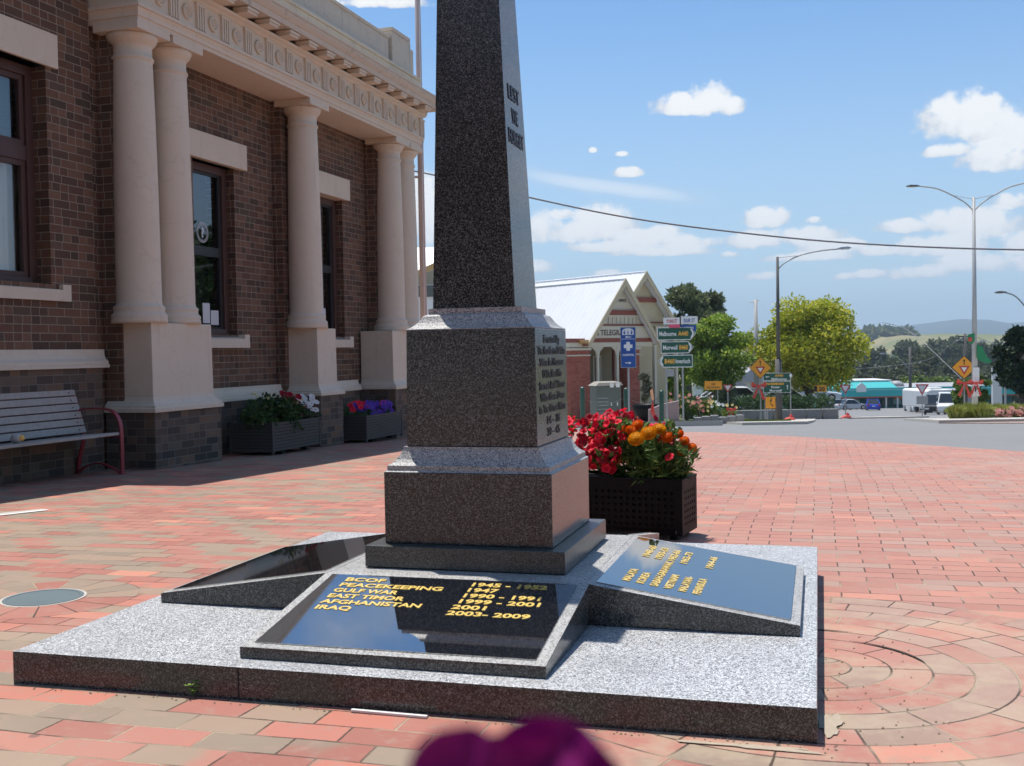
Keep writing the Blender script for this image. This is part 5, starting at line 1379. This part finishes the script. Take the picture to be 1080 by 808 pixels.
MB().tube(arc3([(0,0,-.2),rel(1099,380,Yl,p),rel(1092,340,Yl,p),rel(1080,322,Yl,p),rel(1070,312,Yl,p),rel(1060,308.5,Yl,p)]),.05,n=8).build('pole','steel',l4,smooth=True)
lamp_head(l4,rel(1061,308.5,Yl,p),(-1,0,.0),1.1,'poledark')
Yl=150; p=on(960,Yl); l5=thing('power_pole','dark timber power pole before the aqua shop','pole',loc(p)); top=rel(960,366,Yl,p)
MB().tube([(0,0,-.3),(0,0,top[2])],[.26,.16],n=10).build('pole','poledark',l5,smooth=True)
MB().tube(arc3([(0,0,top[2]*.62),(-1.6,0,top[2]*.82),(-3.4,0,top[2]*.9)]),.05,n=6).build('arm','steel',l5); lamp_head(l5,(-3.3,0,top[2]*.9),(-1,0,0),1.3)
Yl=110; p=on(1018,Yl); l6=thing('power_pole','timber power pole with cross arm behind the left of the twin-arm lamp','pole',loc(p)); top=rel(1018,352,Yl,p)
MB().tube([(0,0,-.3),(0,0,top[2])],[.22,.14],n=10).build('pole','poledark',l6,smooth=True)
MB().box(-.9,.9,-.08,.08,top[2]-.9,top[2]-.75).box(-.7,.7,-.08,.08,top[2]-.35,top[2]-.22).build('cross_arm','poledark',l6)
for x in (-.8,-.3,.3,.8): MB().lathe([(0,0),(.05,0),(.06,.08),(.03,.14),(0,.15)],(x,0,top[2]-.75),n=8).build('insulator','white',l6)
Yl=95; p=on(1053,Yl); l7=thing('street_lamp','small twin-head street lamp above the white pylon','street lamp',loc(p)); top=rel(1053,372,Yl,p)
MB().tube([(0,0,-.2),top],.08,n=8).build('pole','polegrey',l7)
for s in(-1,1): MB().tube(arc3([top,(top[0]+s*.35,0,top[2]+.7),(top[0]+s*.8,0,top[2]+.95),(top[0]+s*1.3,0,top[2]+1.0)]),.045,n=6).build('arm','polegrey',l7); lamp_head(l7,(top[0]+s*1.2,0,top[2]+1.0),(s,0,0),.8)
# overhead cables
def cable(pts,rad,label): tag(MB().tube(arc3([Vector(q) for q in pts]),rad,n=6).build('overhead_cable','cable'),label,'cable')
cable([at(-250,60,24),at(120,122,23.5),at(440,181,23),at(557,208,23),at(665,230,22.5),at(790,246.5,22),at(915,257.5,21.5),at(1080,263.5,21),at(1300,263,20.5),at(1600,248,20)],.017,'thick grey overhead cable crossing the sky behind the obelisk')
cable([at(900,389,150),at(940,386,150),at(980,379,140),at(1018,356,110),at(1060,366,112),at(1120,372,118)],.03,'thin cable running left from the timber power pole across the wooded slope')
cable([at(930,340,122),at(960,350,118),at(1017,402,95)],.03,'thin stay wire slanting down across the wooded slope')
# poles that carry the thick cable, outside the picture
for px,Y,py_ in ((-250,24,60),(1600,20,248)):
    p=at(px,py_,Y); t=thing('power_pole','timber pole carrying the thick overhead cable, outside the picture','pole',(p.x,p.y,zg(p.y)),0,'poles carrying the thick cable'); MB().tube([(0,0,-.3),(0,0,p.z-zg(p.y)+.4)],[.2,.13],n=10).build('pole','poledark',t,smooth=True)
# ------------------------------------------------------------------ traffic signs
def diamond(px,py,Y,base_px,label,half=.53):
    p=on(base_px,Y,.08); t=thing('give_way_ahead_sign',label,'sign',loc(p),face(p)); zc=at(px,py,Y).z-p.z; h=half
    MB().tube([(0,.03,-.1),(0,.03,zc+h*.8)],.03,n=8).build('pole','steel',t)
    r_=.05; D_=[(h,0),(0,h),(-h,0),(0,-h)]
    plate(D_,0,zc,-.01,'signblack',t,'border_plate',.01); plate(scale_pts(D_,.95),0,zc,-.0135,'signorange',t,'face',.003)
    tri=[(-.23,.06),(0,-.33),(.23,.06)]
    plate(tri,0,zc,-.0165,'signred',t,'triangle',.0025); c_=(0,-.07); plate([(c_[0]+(a-c_[0])*.55,c_[1]+(b_-c_[1])*.55) for a,b_ in tri],0,zc,-.0195,'white',t,'triangle_centre',.0025)
    arrow(0,zc+.24,.13,'U',t,'signblack',-.0175); return t
d1_=diamond(804.5,388,52.0,802,'orange diamond give-way-ahead sign with a red bow, left of the green route sign')
d2_=diamond(1017,387.5,48.5,1017,'orange diamond give-way-ahead sign in front of the twin-arm lamp')
def bow(px,py,Y,label,s=.38):
    p=at(px,py,Y); t=thing('red_bow',label,'bow',loc(p)); mb=MB()
    for sx in(-1,1):
        mb.add([(0,-.02,0),(sx*s*.9,-.10,s*.55),(sx*s,-.04,0),(sx*s*.75,-.10,-s*.25),(sx*s*.5,.05,s*.15)],[(0,1,2),(0,2,3),(1,4,2),(4,3,2)])
    mb.build('loops','bow',t); mb=MB()
    for sx,l in((-1,1.5),(1,1.7)): mb.add([(0,-.03,0),(sx*s*.15,-.06,-s*.1),(sx*s*.85,-.03,-s*l),(sx*s*.45,-.06,-s*l*1.05)],[(0,1,2,3)])
    mb.build('tails','bow',t); MB().lathe([(0,-.09),(.06,-.07),(.07,-.03),(0,.0)],n=10,axis='y').build('knot','bow',t)
bow(800,407,51.9,'red ribbon bow tied below the left diamond sign'); bow(1017,404,48.4,'faded red ribbon bow tied below the right diamond sign'); bow(1029,404,44.7,'faded red ribbon bow tied to the twin-arm lamp pole',.30)
bow(771,432,46,'small red bow at the right end of the rose bed edging',.22)
# green route sign
Yr=56; p=on(834,Yr,.08); rs=thing('route_sign','green two-panel route sign pointing to Melbourne, Foster and Morwell','sign',loc(p),face(p))
wR=28.5*Yr/F_PX; zt_=at(820,393.5,Yr).z-p.z; zb_=at(820,414.5,Yr).z-p.z; zmid=at(820,402,Yr).z-p.z
for x in(-.02,): MB().tube([(x,.04,-.1),(x,.04,zt_)],.035,n=8).build('pole','steel',rs)
MB().tube([(-wR+.1,.04,-.1),(-wR+.1,.04,zt_)],.035,n=8).build('pole','steel',rs)
for nm,za,zb in (('upper_panel',zmid+.02,zt_),('lower_panel',zb_,zmid-.02)):
    o=MB().box(-wR,0,-.01,.012,za,zb).build(nm,'white',rs); MB().box(-wR+.025,-.025,-.0135,-.0105,za+.02,zb-.02).build('green_face','signgreen',o)
text('A440',.16,'route_number','signyellow',rs,(-wR*.42,-.0145,zmid+.23),(1,0,0),(0,0,1),align='CENTER',bold=.007,width=.42)
text('Melbourne',.17,'lettering','white',rs,(-wR*.42,-.0145,zmid+.05),(1,0,0),(0,0,1),align='CENTER',bold=.005,width=.78)
text('A440/B460',.16,'route_number','signyellow',rs,(-wR*.58,-.0145,zmid-.20),(1,0,0),(0,0,1),align='CENTER',bold=.007,width=.95)
text('Foster',.16,'lettering','white',rs,(-wR*.55,-.0145,zmid-.37),(1,0,0),(0,0,1),align='CENTER',bold=.005,width=.45)
text('Morwell',.16,'lettering','white',rs,(-wR*.55,-.0145,zmid-.55),(1,0,0),(0,0,1),align='CENTER',bold=.005,width=.60)
arrow(-wR+.22,zmid+.22,.10,'L',rs,'white',-.0165); arrow(-.17,zmid-.32,.12,'U',rs,'white',-.0165)
MB().lathe([(0,-.09),(.06,-.07),(.085,0),(.06,.07),(0,.09)],(0,.02,zt_-.15),n=12).build('white_ball','white',rs)
# small orange sign with figure below
Yo=55; p=on(809,Yo,.08); os_=thing('pedestrian_warning_sign','orange rectangular warning sign with two black figures below the green route sign','sign',loc(p),face(p))
za=at(812,431,Yo).z-p.z; zb=at(812,418.5,Yo).z-p.z
MB().tube([(0,.03,-.1),(0,.03,zb)],.028,n=8).build('pole','steel',os_); MB().box(-.1,.42,-.01,.01,za,zb).build('sign_plate','signblack',os_); MB().box(-.085,.405,-.0135,-.0105,za+.015,zb-.015).build('face','signorange',os_)
mb=MB(); zc=(za+zb)/2; mb.lathe([(0,-.017),(.035,-.017),(.035,-.014),(0,-.014)],(.19,0,zb-.10),n=10,axis='y').prism([(.12,-.017,zc+.04),(.19,-.017,zc+.02),(.24,-.017,zb-.14),(.16,-.017,zb-.14)],(0,.003,0)).prism([(.10,-.017,zc-.06),(.16,-.017,zc-.04),(.27,-.017,za+.08),(.30,-.017,za+.16),(.22,-.017,zc-.09)],(0,.003,0)); mb.build('figure','signblack',os_)
# orange two-line sign
Yq=60; p=on(745,Yq,.08); oq=thing('orange_notice_sign','wide orange notice sign on two posts behind the rose bed','sign',loc(p),face(p,.12))
za=at(752,411,Yq).z-p.z; zb=at(752,402,Yq).z-p.z
for x in(.07,.62): MB().tube([(x,.03,-.1),(x,.03,zb)],.028,n=8).build('post','steel',oq)
MB().box(-.10,.85,-.01,.01,za,zb).build('sign_plate','signorange',oq)
text('USE',.13,'lettering','signblack',oq,(.37,-.012,za+.27),(1,0,0),(0,0,1),align='CENTER',bold=.003); text('FOOTPATH',.14,'lettering','signblack',oq,(.37,-.012,za+.07),(1,0,0),(0,0,1),align='CENTER',bold=.003,width=.72)
def giveway(px,py,Y,base_px,label,s=.42,plate2=False):
    p=on(base_px,Y,.08); t=thing('give_way_sign',label,'sign',loc(p),face(p)); zc=at(px,py,Y).z-p.z
    MB().tube([(0,.03,-.1),(0,.03,zc)],.03,n=8).build('pole','steel',t)
    tri=[(-s,s*.55),(0,-s*1.15),(s,s*.55)]; c_=(0,-.02*s)
    plate(tri,0,zc,-.01,'signred',t,'border_plate',.01); plate([(a*.66,c_[1]+(b_-c_[1])*.66) for a,b_ in tri],0,zc,-.0135,'paper',t,'face',.003)
    if plate2: MB().box(-.32,.32,-.005,.008,zc-.98,zc-.50).build('lower_plate','steel',t)
giveway(767.5,408.5,60,767.5,'small give way triangle sign between the rose bed and the hedge',.26); giveway(891,409,63.5,891.5,'red and white give way triangle on the traffic island before the aqua shop',.33); giveway(971.5,409,64,972.5,'give way triangle with a grey plate below, right of the road',.38,True)
Yk=68; p=on(862,Yk); ks=thing('curve_speed_sign','orange advisory sign reading 20 under the golden tree','sign',loc(p),face(p)); za=at(864,413.5,Yk).z-p.z; zb=at(864,406.5,Yk).z-p.z
MB().tube([(0,.03,-.1),(0,.03,zb)],.03,n=8).build('pole','steel',ks); MB().box(-.22,.55,-.01,.01,za,zb).build('face','signorange',ks); MB().box(-.2,-.02,-.0135,-.0105,za+.03,zb-.03).build('black_block','signblack',ks); text('20',.34,'lettering','signblack',ks,(.27,-.012,za+.08),(1,0,0),(0,0,1),align='CENTER',bold=.01)
# sandbags / red weights at sign feet
for px,Y,lab_ in ((832,54.5,'red sandbag weight at the foot of the green route sign'),(892,62.6,'red sandbag weight at the foot of the give way sign on the island')):
    p=on(px,Y,.08); t=thing('sandbag',lab_,'sandbag',loc(p)); MB().frust([(-.32,-.2,0),(.30,-.2,0),(.30,.2,0),(-.32,.2,0)],[(-.12,-.12,.13),(.2,-.12,.16),(.2,.12,.16),(-.12,.12,.13)]).build('bag','bow',t,bevel=.05); MB().frust([(0,-.1,.13),(.2,-.1,.15),(.2,.1,.15),(0,.1,.13)],[(.06,-.06,.32),(.15,-.06,.26),(.15,.06,.26),(.06,.06,.32)]).build('neck','bow',t,bevel=.03)
# decoration with green cloth on lamp
p=at(1031,366,44.8); gcl=thing('festive_banner','green cloth decoration fixed to the twin-arm lamp pole','decoration',loc(p))
MB().prism([(-.02,0,.10),(.20,0,.02),(.36,0,-.38),(.62,0,-.62),(.42,0,-.70),(.05,0,-.55),(-.02,0,-.45)],(0,.03,0)).build('cloth','cloth',gcl)
MB().prism([(-.40,0,.52),(-.12,0,.58),(-.10,0,.30),(-.22,0,.12),(-.42,0,.22)],(0,.03,0)).build('wreath','cloth',gcl); MB().lathe([(0,-.05),(.09,-.03),(.09,.0),(0,.02)],(-.32,0,.32),n=12,axis='y').build('bauble','bow',gcl)
# ------------------------------------------------------------------ grass mound
def grass_clump(px,Y,top,halfw,label,seed):
    r=random.Random(seed); p=on(px,Y,.08); H_=at(px,top,Y).z-p.z; hw=halfw*Y/F_PX
    t=thing('ornamental_grass',label,'ornamental grass',loc(p),0,'ornamental grasses on the right island'); mb=MB()
    for k in range(1100):
        a=r.random()*6.283; q=r.random()**.5; x=math.cos(a)*q*hw*.55; y=math.sin(a)*q*hw*.4; h=H_*r.uniform(.7,1.05)*(1-.35*q*q); lx=math.cos(a)*q*hw*.55+r.gauss(0,.06); ly=math.sin(a)*q*hw*.4
        w_=.014; b_=Vector((x,y,0)); m_=Vector((x+lx*.35,y+ly*.35,h*.72)); e=Vector((x+lx*.9,y+ly*.9,h)); s=Vector((w_,0,0)).cross(Vector((0,0,1))) if r.random()<.5 else Vector((w_,0,0))
        mb.add([b_-s,b_+s,m_+s*.8,m_-s*.8,e],[(0,1,2,3),(3,2,4)])
    mb.build('blades','ornl',t)
for i,(px,Y,top,hw,lab_) in enumerate(((1008,33,425,12,'green gold ornamental grass at the left end of the island'),(1021,33.5,423,13,'ornamental grass in front of the twin-arm lamp base'),(1036,33,423,13,'ornamental grass between the lamp base and the pink shrubs'),(1052,34.5,424,13,'ornamental grass behind the left pink shrub'),(1068,35,424,13,'ornamental grass behind the middle pink shrub'),(1084,35,424,13,'ornamental grass at the right edge of the view'))): grass_clump(px,Y,top,hw,lab_,80+i)
def pink_shrub(px,Y,top,halfw,label,seed):
    r=random.Random(seed); p=on(px,Y,.08); H_=at(px,top,Y).z-p.z; hw=halfw*Y/F_PX
    t=thing('pink_shrub',label,'shrub',loc(p),0,'pink flowering shrubs on the right island'); mb=MB()
    for k in range(8): blob(mb,(r.uniform(-hw,hw)*.7,r.uniform(-.15,.15),r.uniform(.15,.7)*H_),(hw*.4,.2,H_*.25),70,.05,r)
    mb.build('foliage','leafdark',t)
    mb=MB(); petunia(mb,.05,r,5); f=mb.build('bloom',vivid('dusty_pink_petal',(.62,.30,.24),.2),t,smooth=True)
    place([f],t,[((r.uniform(-hw,hw),r.uniform(-.3,-.05),r.uniform(.2,1.0)*H_),(r.gauss(0,.4),-.8,.6)) for _ in range(34)],r,(.7,1.3))
for i,(px,lab_) in enumerate(((1055,'leftmost low pink flowering shrub on the right island'),(1066,'middle low pink flowering shrub on the right island'),(1078,'low pink flowering shrub at the right edge of the view'))): pink_shrub(px,32,429 if i else 431,6,lab_,90+i)
# white pylon and fence right
p=on(1052,80); py_n=thing('white_pylon','tall white pylon panel beside the dark tree at right','pylon',loc(p)); zt_=at(1052,384,80).z-p.z
MB().prism([(-.35,0,0),(.35,0,0),(.35,0,zt_-.5),(-.35,0,zt_)],(0,.25,0)).build('panel','white',py_n,bevel=.02); MB().prism([(.6,.1,0),(.72,.1,0),(.72,.1,zt_*.72),(.6,.1,zt_*.72)],(0,.1,0)).build('post','polegrey',py_n); MB().box(.9,1.7,0,.1,zt_*.55,zt_*.68).build('red_panel','signred',py_n)
# ------------------------------------------------------------------ aqua shop
YS=158; zs=zg(YS)
def SX(px): return at(px,420,YS).x
def SZ(py_): return at(930,py_,YS).z-zs
sh=thing('aqua_shop','long aqua fronted shop with low flat awning at the foot of the road','building',(0,YS,zs))
X0,X1=SX(835),SX(1075)
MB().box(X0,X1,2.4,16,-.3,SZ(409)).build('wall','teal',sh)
MB().box(X0,X1,-.3,16,SZ(410.5),SZ(408.6)).build('roof','greyroof',sh)
MB().box(X0,X1,-.5,-.3,SZ(418),SZ(409)).build('fascia','aqua',sh); MB().box(X0,X1,-.56,-.505,SZ(411.4),SZ(410.2)).build('fascia_band','aqualight',sh)
MB().box(X0,X1,-.55,-.504,SZ(419.2),SZ(418)).build('red_trim',plain('orange_red_trim',(.45,.10,.05),.6),sh)
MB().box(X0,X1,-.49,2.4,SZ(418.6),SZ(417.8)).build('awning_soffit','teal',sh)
MB().frust([(SX(868),-.4,SZ(409)),(SX(946),-.4,SZ(409)),(SX(946),9,SZ(409)),(SX(868),9,SZ(409))],[(SX(872),1.5,SZ(402.5)),(SX(942),1.5,SZ(402.5)),(SX(942),9,SZ(402.5)),(SX(872),9,SZ(402.5))]).build('upper_roof','aqua',sh)
MB().box(SX(870),SX(944),1.4,9.2,SZ(402.4),SZ(401)).build('parapet_cap','white',sh)
mb=MB()
MB().prism([(SX(902),-.75,SZ(413)),(SX(912),-.75,SZ(413)),(SX(912),-.75,SZ(407)),(SX(907),-.75,SZ(403)),(SX(902),-.75,SZ(407))],(0,.15,0)).build('gable_sign','white',sh)
for i,(a,b_) in enumerate(((868,877),(880,889),(893,900),(903,912),(926,932),(936,944),(948,956),(962,972),(985,996),(1004,1018),(1026,1040))):
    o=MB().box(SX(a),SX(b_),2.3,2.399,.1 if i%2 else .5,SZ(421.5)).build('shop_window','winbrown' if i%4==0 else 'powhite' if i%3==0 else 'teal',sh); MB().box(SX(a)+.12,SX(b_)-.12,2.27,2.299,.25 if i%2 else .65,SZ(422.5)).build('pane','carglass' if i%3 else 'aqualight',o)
for px in (866,891,901,914,934,946,958,982,1000,1022): MB().box(SX(px)-.1,SX(px)+.1,-.3,-.1,0,SZ(419)).build('awning_post','pored' if px in(901,914) else 'white',sh)
MB().box(SX(949),SX(957),1.9,2.0,SZ(421.5),SZ(419.5)).build('yellow_banner','signorange',sh)
# grey round vents on the roof
for px in(934,944,953): MB().lathe([(0,0),(1.2,0),(1.0,.5),(.5,.8),(0,.85)],(SX(px),3,SZ(408.6)),n=16).build('roof_vent','greyroof',sh,smooth=True)
# pale buildings glimpsed under the street trees
def shed(label,px0,px1,Y,top,mat,depth=6,roofm='greyroof'):
    a=at(px0,top,Y); b_=at(px1,top,Y); g=zg(Y); t=thing('low_building',label,'building',(a.x,Y,g)); w_=b_.x-a.x; h=a.z-g
    MB().box(0,w_,0,depth,-.3,h*.72).build('wall',mat,t); MB().prism([(-.2,-.3,h*.70),(w_+.2,-.3,h*.70),(w_*.5,-.3,h)],(0,depth+.6,0)).build('roof',roofm,t)
    for k in range(3): 
        o=MB().box(w_*(.12+.3*k),w_*(.26+.3*k),-.05,-.002,.9,h*.6).build('window','powhite',t); MB().box(w_*(.12+.3*k)+.08,w_*(.26+.3*k)-.08,-.07,-.052,1.0,h*.55).build('pane','carglass',o)
shed('pale building behind the bright green street tree',742,785,105,393,'white'); shed('white walled building between the street trees',776,812,120,388,'powhite'); shed('blue green corner building behind the golden tree trunk',826,862,140,396,'aqualight')
# ------------------------------------------------------------------ vehicles
def vehicle(name,label,cat,px,Y,rz,col,kind='car',L_=4.4,Wd=1.78,H_=1.45,ground=0,grp=None):
    p=on(px,Y,ground); t=thing(name,label,cat,loc(p),rz,grp)
    body=plain('car_paint_%.2f_%.2f_%.2f'%col,col,.25,var=.03,spec=.6)
    gh=.20; hb={'car':.82,'suv':1.0,'ute':1.0}[kind]
    if kind=='car': prof=[(-L_/2,gh+.1),(-L_/2+.05,gh),(L_/2-.1,gh),(L_/2,gh+.2),(L_/2-.03,.62),(L_/2-.35,.74),(L_/2-1.2,hb),(-L_/2+.75,hb+.05),(-L_/2+.12,hb),(-L_/2,.62)]; cab=[(L_/2-1.25,hb),(L_/2-2.0,H_-.02),(-L_/2+1.35,H_),(-L_/2+.5,hb+.03)]
    else: prof=[(-L_/2,gh+.2),(-L_/2+.05,gh+.1),(L_/2-.1,gh+.1),(L_/2,gh+.3),(L_/2-.02,.85),(L_/2-.2,.98),(L_/2-1.1,hb+.08),(-L_/2+.1,hb+.08),(-L_/2,.9)]; cab=[(L_/2-1.15,hb+.05),(L_/2-1.8,H_),(-L_/2+.5,H_),(-L_/2+.12,hb+.05)]
    mb=MB(); n=len(prof); y=Wd/2; vs=[(a,-y*.94,b_) for a,b_ in prof]+[(a,-y,b_*.6+.25) if False else (a,y*.94,b_) for a,b_ in prof]
    mb.add(vs,[tuple(range(n)),tuple(reversed(range(n,2*n)))]+[(i,i+n,(i+1)%n+n,(i+1)%n) for i in range(n)])
    bo=mb.build('body',body,t,bevel=.05)
    y2=Wd/2*.90; y3=Wd/2*.72
    a=[(cab[0][0],-y2,cab[0][1]),(cab[3][0],-y2,cab[3][1]),(cab[3][0],y2,cab[3][1]),(cab[0][0],y2,cab[0][1])]; b_=[(cab[1][0],-y3,cab[1][1]-.03),(cab[2][0],-y3,cab[2][1]-.03),(cab[2][0],y3,cab[2][1]-.03),(cab[1][0],y3,cab[1][1]-.03)]
    MB().frust(a,b_).build('glasshouse','carglass',t)
    MB().frust([(x,yy*1.02,z) for x,yy,z in b_],[(x*.98,yy*.9,z+.06) for x,yy,z in b_]).build('roof',body,t)
    mb=MB()
    for i in range(4): mb.tube([a[i],b_[i]],.045,n=5)
    mb.build('pillar',body,t)
    for sx in(-1,1):
        for sy in(-1,1):
            x=sx*(L_/2-.82); o=MB().lathe([(0,-.1),(.33,-.1),(.34,-.08),(.34,.08),(.33,.1),(0,.1)],(x,sy*(y-.12),.33),n=20,axis='y').build('wheel','tyre',t); MB().lathe([(0,-.02),(.2,-.02),(.2,.0),(0,.02)],(x,sy*(y-.02),.33),n=16,axis='y').build('rim','rim',o)
    for sy in(-1,1):
        MB().box(L_/2-.06,L_/2+.005,sy*y*.72-.18,sy*y*.72+.18,.60,.74).build('headlight','lampclear',t); MB().box(-L_/2-.012,-L_/2+.05,sy*y*.76-.13,sy*y*.76+.13,.66,.86).build('tail_light','lampred',t)
    MB().box(L_/2-.04,L_/2+.012,-.5,.5,.36,.52).build('grille','signblack',t); MB().box(-L_/2-.015,-L_/2+.02,-.2,.2,.55,.67).build('number_plate','white',t); MB().box(L_/2-.03,L_/2+.018,-.2,.2,.30,.40).build('number_plate','white',t)
    return t
fx=lambda px,Y: math.atan2(at(px,420,Y).y,at(px,420,Y).x)   # heading away from the camera
vehicle('hatchback_car','blue hatchback driving away down the road','car',920,142,fx(920,142)+.08,(.02,.05,.42),H_=1.5,L_=3.9)
vehicle('parked_car','dark silver car parked sideways before the aqua shop','car',884,150,.1,(.20,.22,.24)); vehicle('parked_car','pale silver car parked in front of the aqua shop, right of the dark silver car','car',897,149,.25,(.45,.48,.5))
vehicle('parked_car','small white car coming up the road behind the grey plate','car',965,128,PI+fx(965,128)+.25,(.72,.72,.72)); vehicle('parked_car','white four-wheel drive beside the small white car on the road','car',975,122,PI+fx(975,122),(.75,.75,.75),'suv',H_=1.85,Wd=1.95,L_=4.8)
vehicle('towing_car','white four-wheel drive at the roadside left of the grass mound, facing the camera','car',1000,96,PI+fx(1000,96)+.05,(.75,.75,.74),'suv',H_=1.9,Wd=2.0,L_=4.8); vehicle('parked_car','black four-wheel drive parked beside the towing car','car',986,99,PI+fx(986,99),(.02,.02,.022),'suv',H_=1.8,Wd=1.9,L_=4.7)
vehicle('parked_car','white car parked behind the hedge left of the concrete pole','car',783,78,.05,(.74,.74,.74),ground=.9); vehicle('parked_car','silver car parked behind the hedge under the golden tree','car',829,80,.0,(.55,.57,.6),ground=.9); vehicle('parked_car','pale blue car parked between the golden tree and the aqua shop','car',860,95,-.3,(.45,.50,.55),ground=1.4)
vehicle('parked_car','white car at far left behind the hedge by the small give way sign','car',765,80,.05,(.7,.7,.7),ground=.9)
p=on(993,112); cv_=thing('caravan','white caravan with a red mark towed on the road','caravan',loc(p),.12)
zc_=lambda y:at(993,y,112).z-p.z
w2_=1.55; hT=zc_(411); MB().prism([(-w2_,0,.55),(w2_,0,.55),(w2_,0,hT-.15),(w2_-.25,0,hT),(-w2_+.25,0,hT),(-w2_,0,hT-.15)],(0,5.5,0)).build('body','white',cv_,bevel=.08)
MB().box(-w2_+.02,w2_-.02,-.03,-.002,.6,1.25).build('lower_panel','cabinet',cv_); MB().box(-.6,.6,1,2.2,hT,hT+.22).build('roof_hatch','white',cv_,bevel=.05); MB().prism([(.55,-.02,hT-1.1),(1.15,-.02,hT-1.1),(.9,-.02,hT-.7)],(0,.017,0)).build('red_mark','signred',cv_)
for s in(-1,1): MB().lathe([(0,-.1),(.34,-.1),(.34,.1),(0,.1)],(0,0,0),n=18,axis='x').build('wheel','tyre',cv_).location=(s*(w2_-.15),2.6,.34)
p=on(1013,125); tr=thing('grey_trailer','grey corrugated trailer box behind the caravan','trailer',loc(p),.1); zt_=at(1013,411,125).z-p.z
MB().box(-.9,1.3,0,4,.6,zt_).build('box','greyroof',tr,bevel=.03)
for k in range(6): MB().box(-.8+k*.34,-.7+k*.34,-.04,-.002,.7,zt_-.1).build('rib','steel',tr)
for s in(-1,1): MB().lathe([(0,-.1),(.36,-.1),(.36,.1),(0,.1)],(0,0,0),n=16,axis='x').build('wheel','tyre',tr).location=(.2+s*1.0,2,.36)
# ------------------------------------------------------------------ air
if True:
    hz=bpy.data.materials.new('air'); hz.use_nodes=True; nt=hz.node_tree; nt.nodes.clear(); ou=nt.nodes.new('ShaderNodeOutputMaterial'); pv=nt.nodes.new('ShaderNodeVolumePrincipled'); pv.inputs['Color'].default_value=(.66,.83,1,1); pv.inputs['Density'].default_value=.0002; pv.inputs['Anisotropy'].default_value=.0
    nt.links.new(pv.outputs[0],ou.inputs['Volume'])
    h=MB().box(-9500,9500,-420,9600,-40,330).build('haze',hz); h['kind']='stuff'
    sc.cycles.volume_bounces=0

# ------------------------------------------------------------------ unseen trees added to darken the reflections in the polished stone
for i,(x,Y,hw) in enumerate(((-9,-13,4.5),(-1.5,-15,4.5),(6,-14,4.2),(12.5,-10,3.6),(-15,-8,4),(33,46,4),(40,56,4.5),(31,38,3.5),(47,60,4.5),(38,44,4))):
    rr=random.Random(200+i); t=thing('reflection_tree','unseen broad dark tree added for the stone reflections','tree',(x,Y,zg(Y)),0,'unseen trees added for the reflections')
    B=[(rr.uniform(-hw,hw)*.7,rr.uniform(-hw,hw)*.7,rr.uniform(2.2,9.0),hw*rr.uniform(.3,.42),1.5) for _ in range(22)]
    crown_mesh(rr,B,5000,.5).build('crown','leafdark',t); MB().tube([(0,0,-.2),(0,0,5)],[.3,.18],n=8).build('trunk','bark',t)
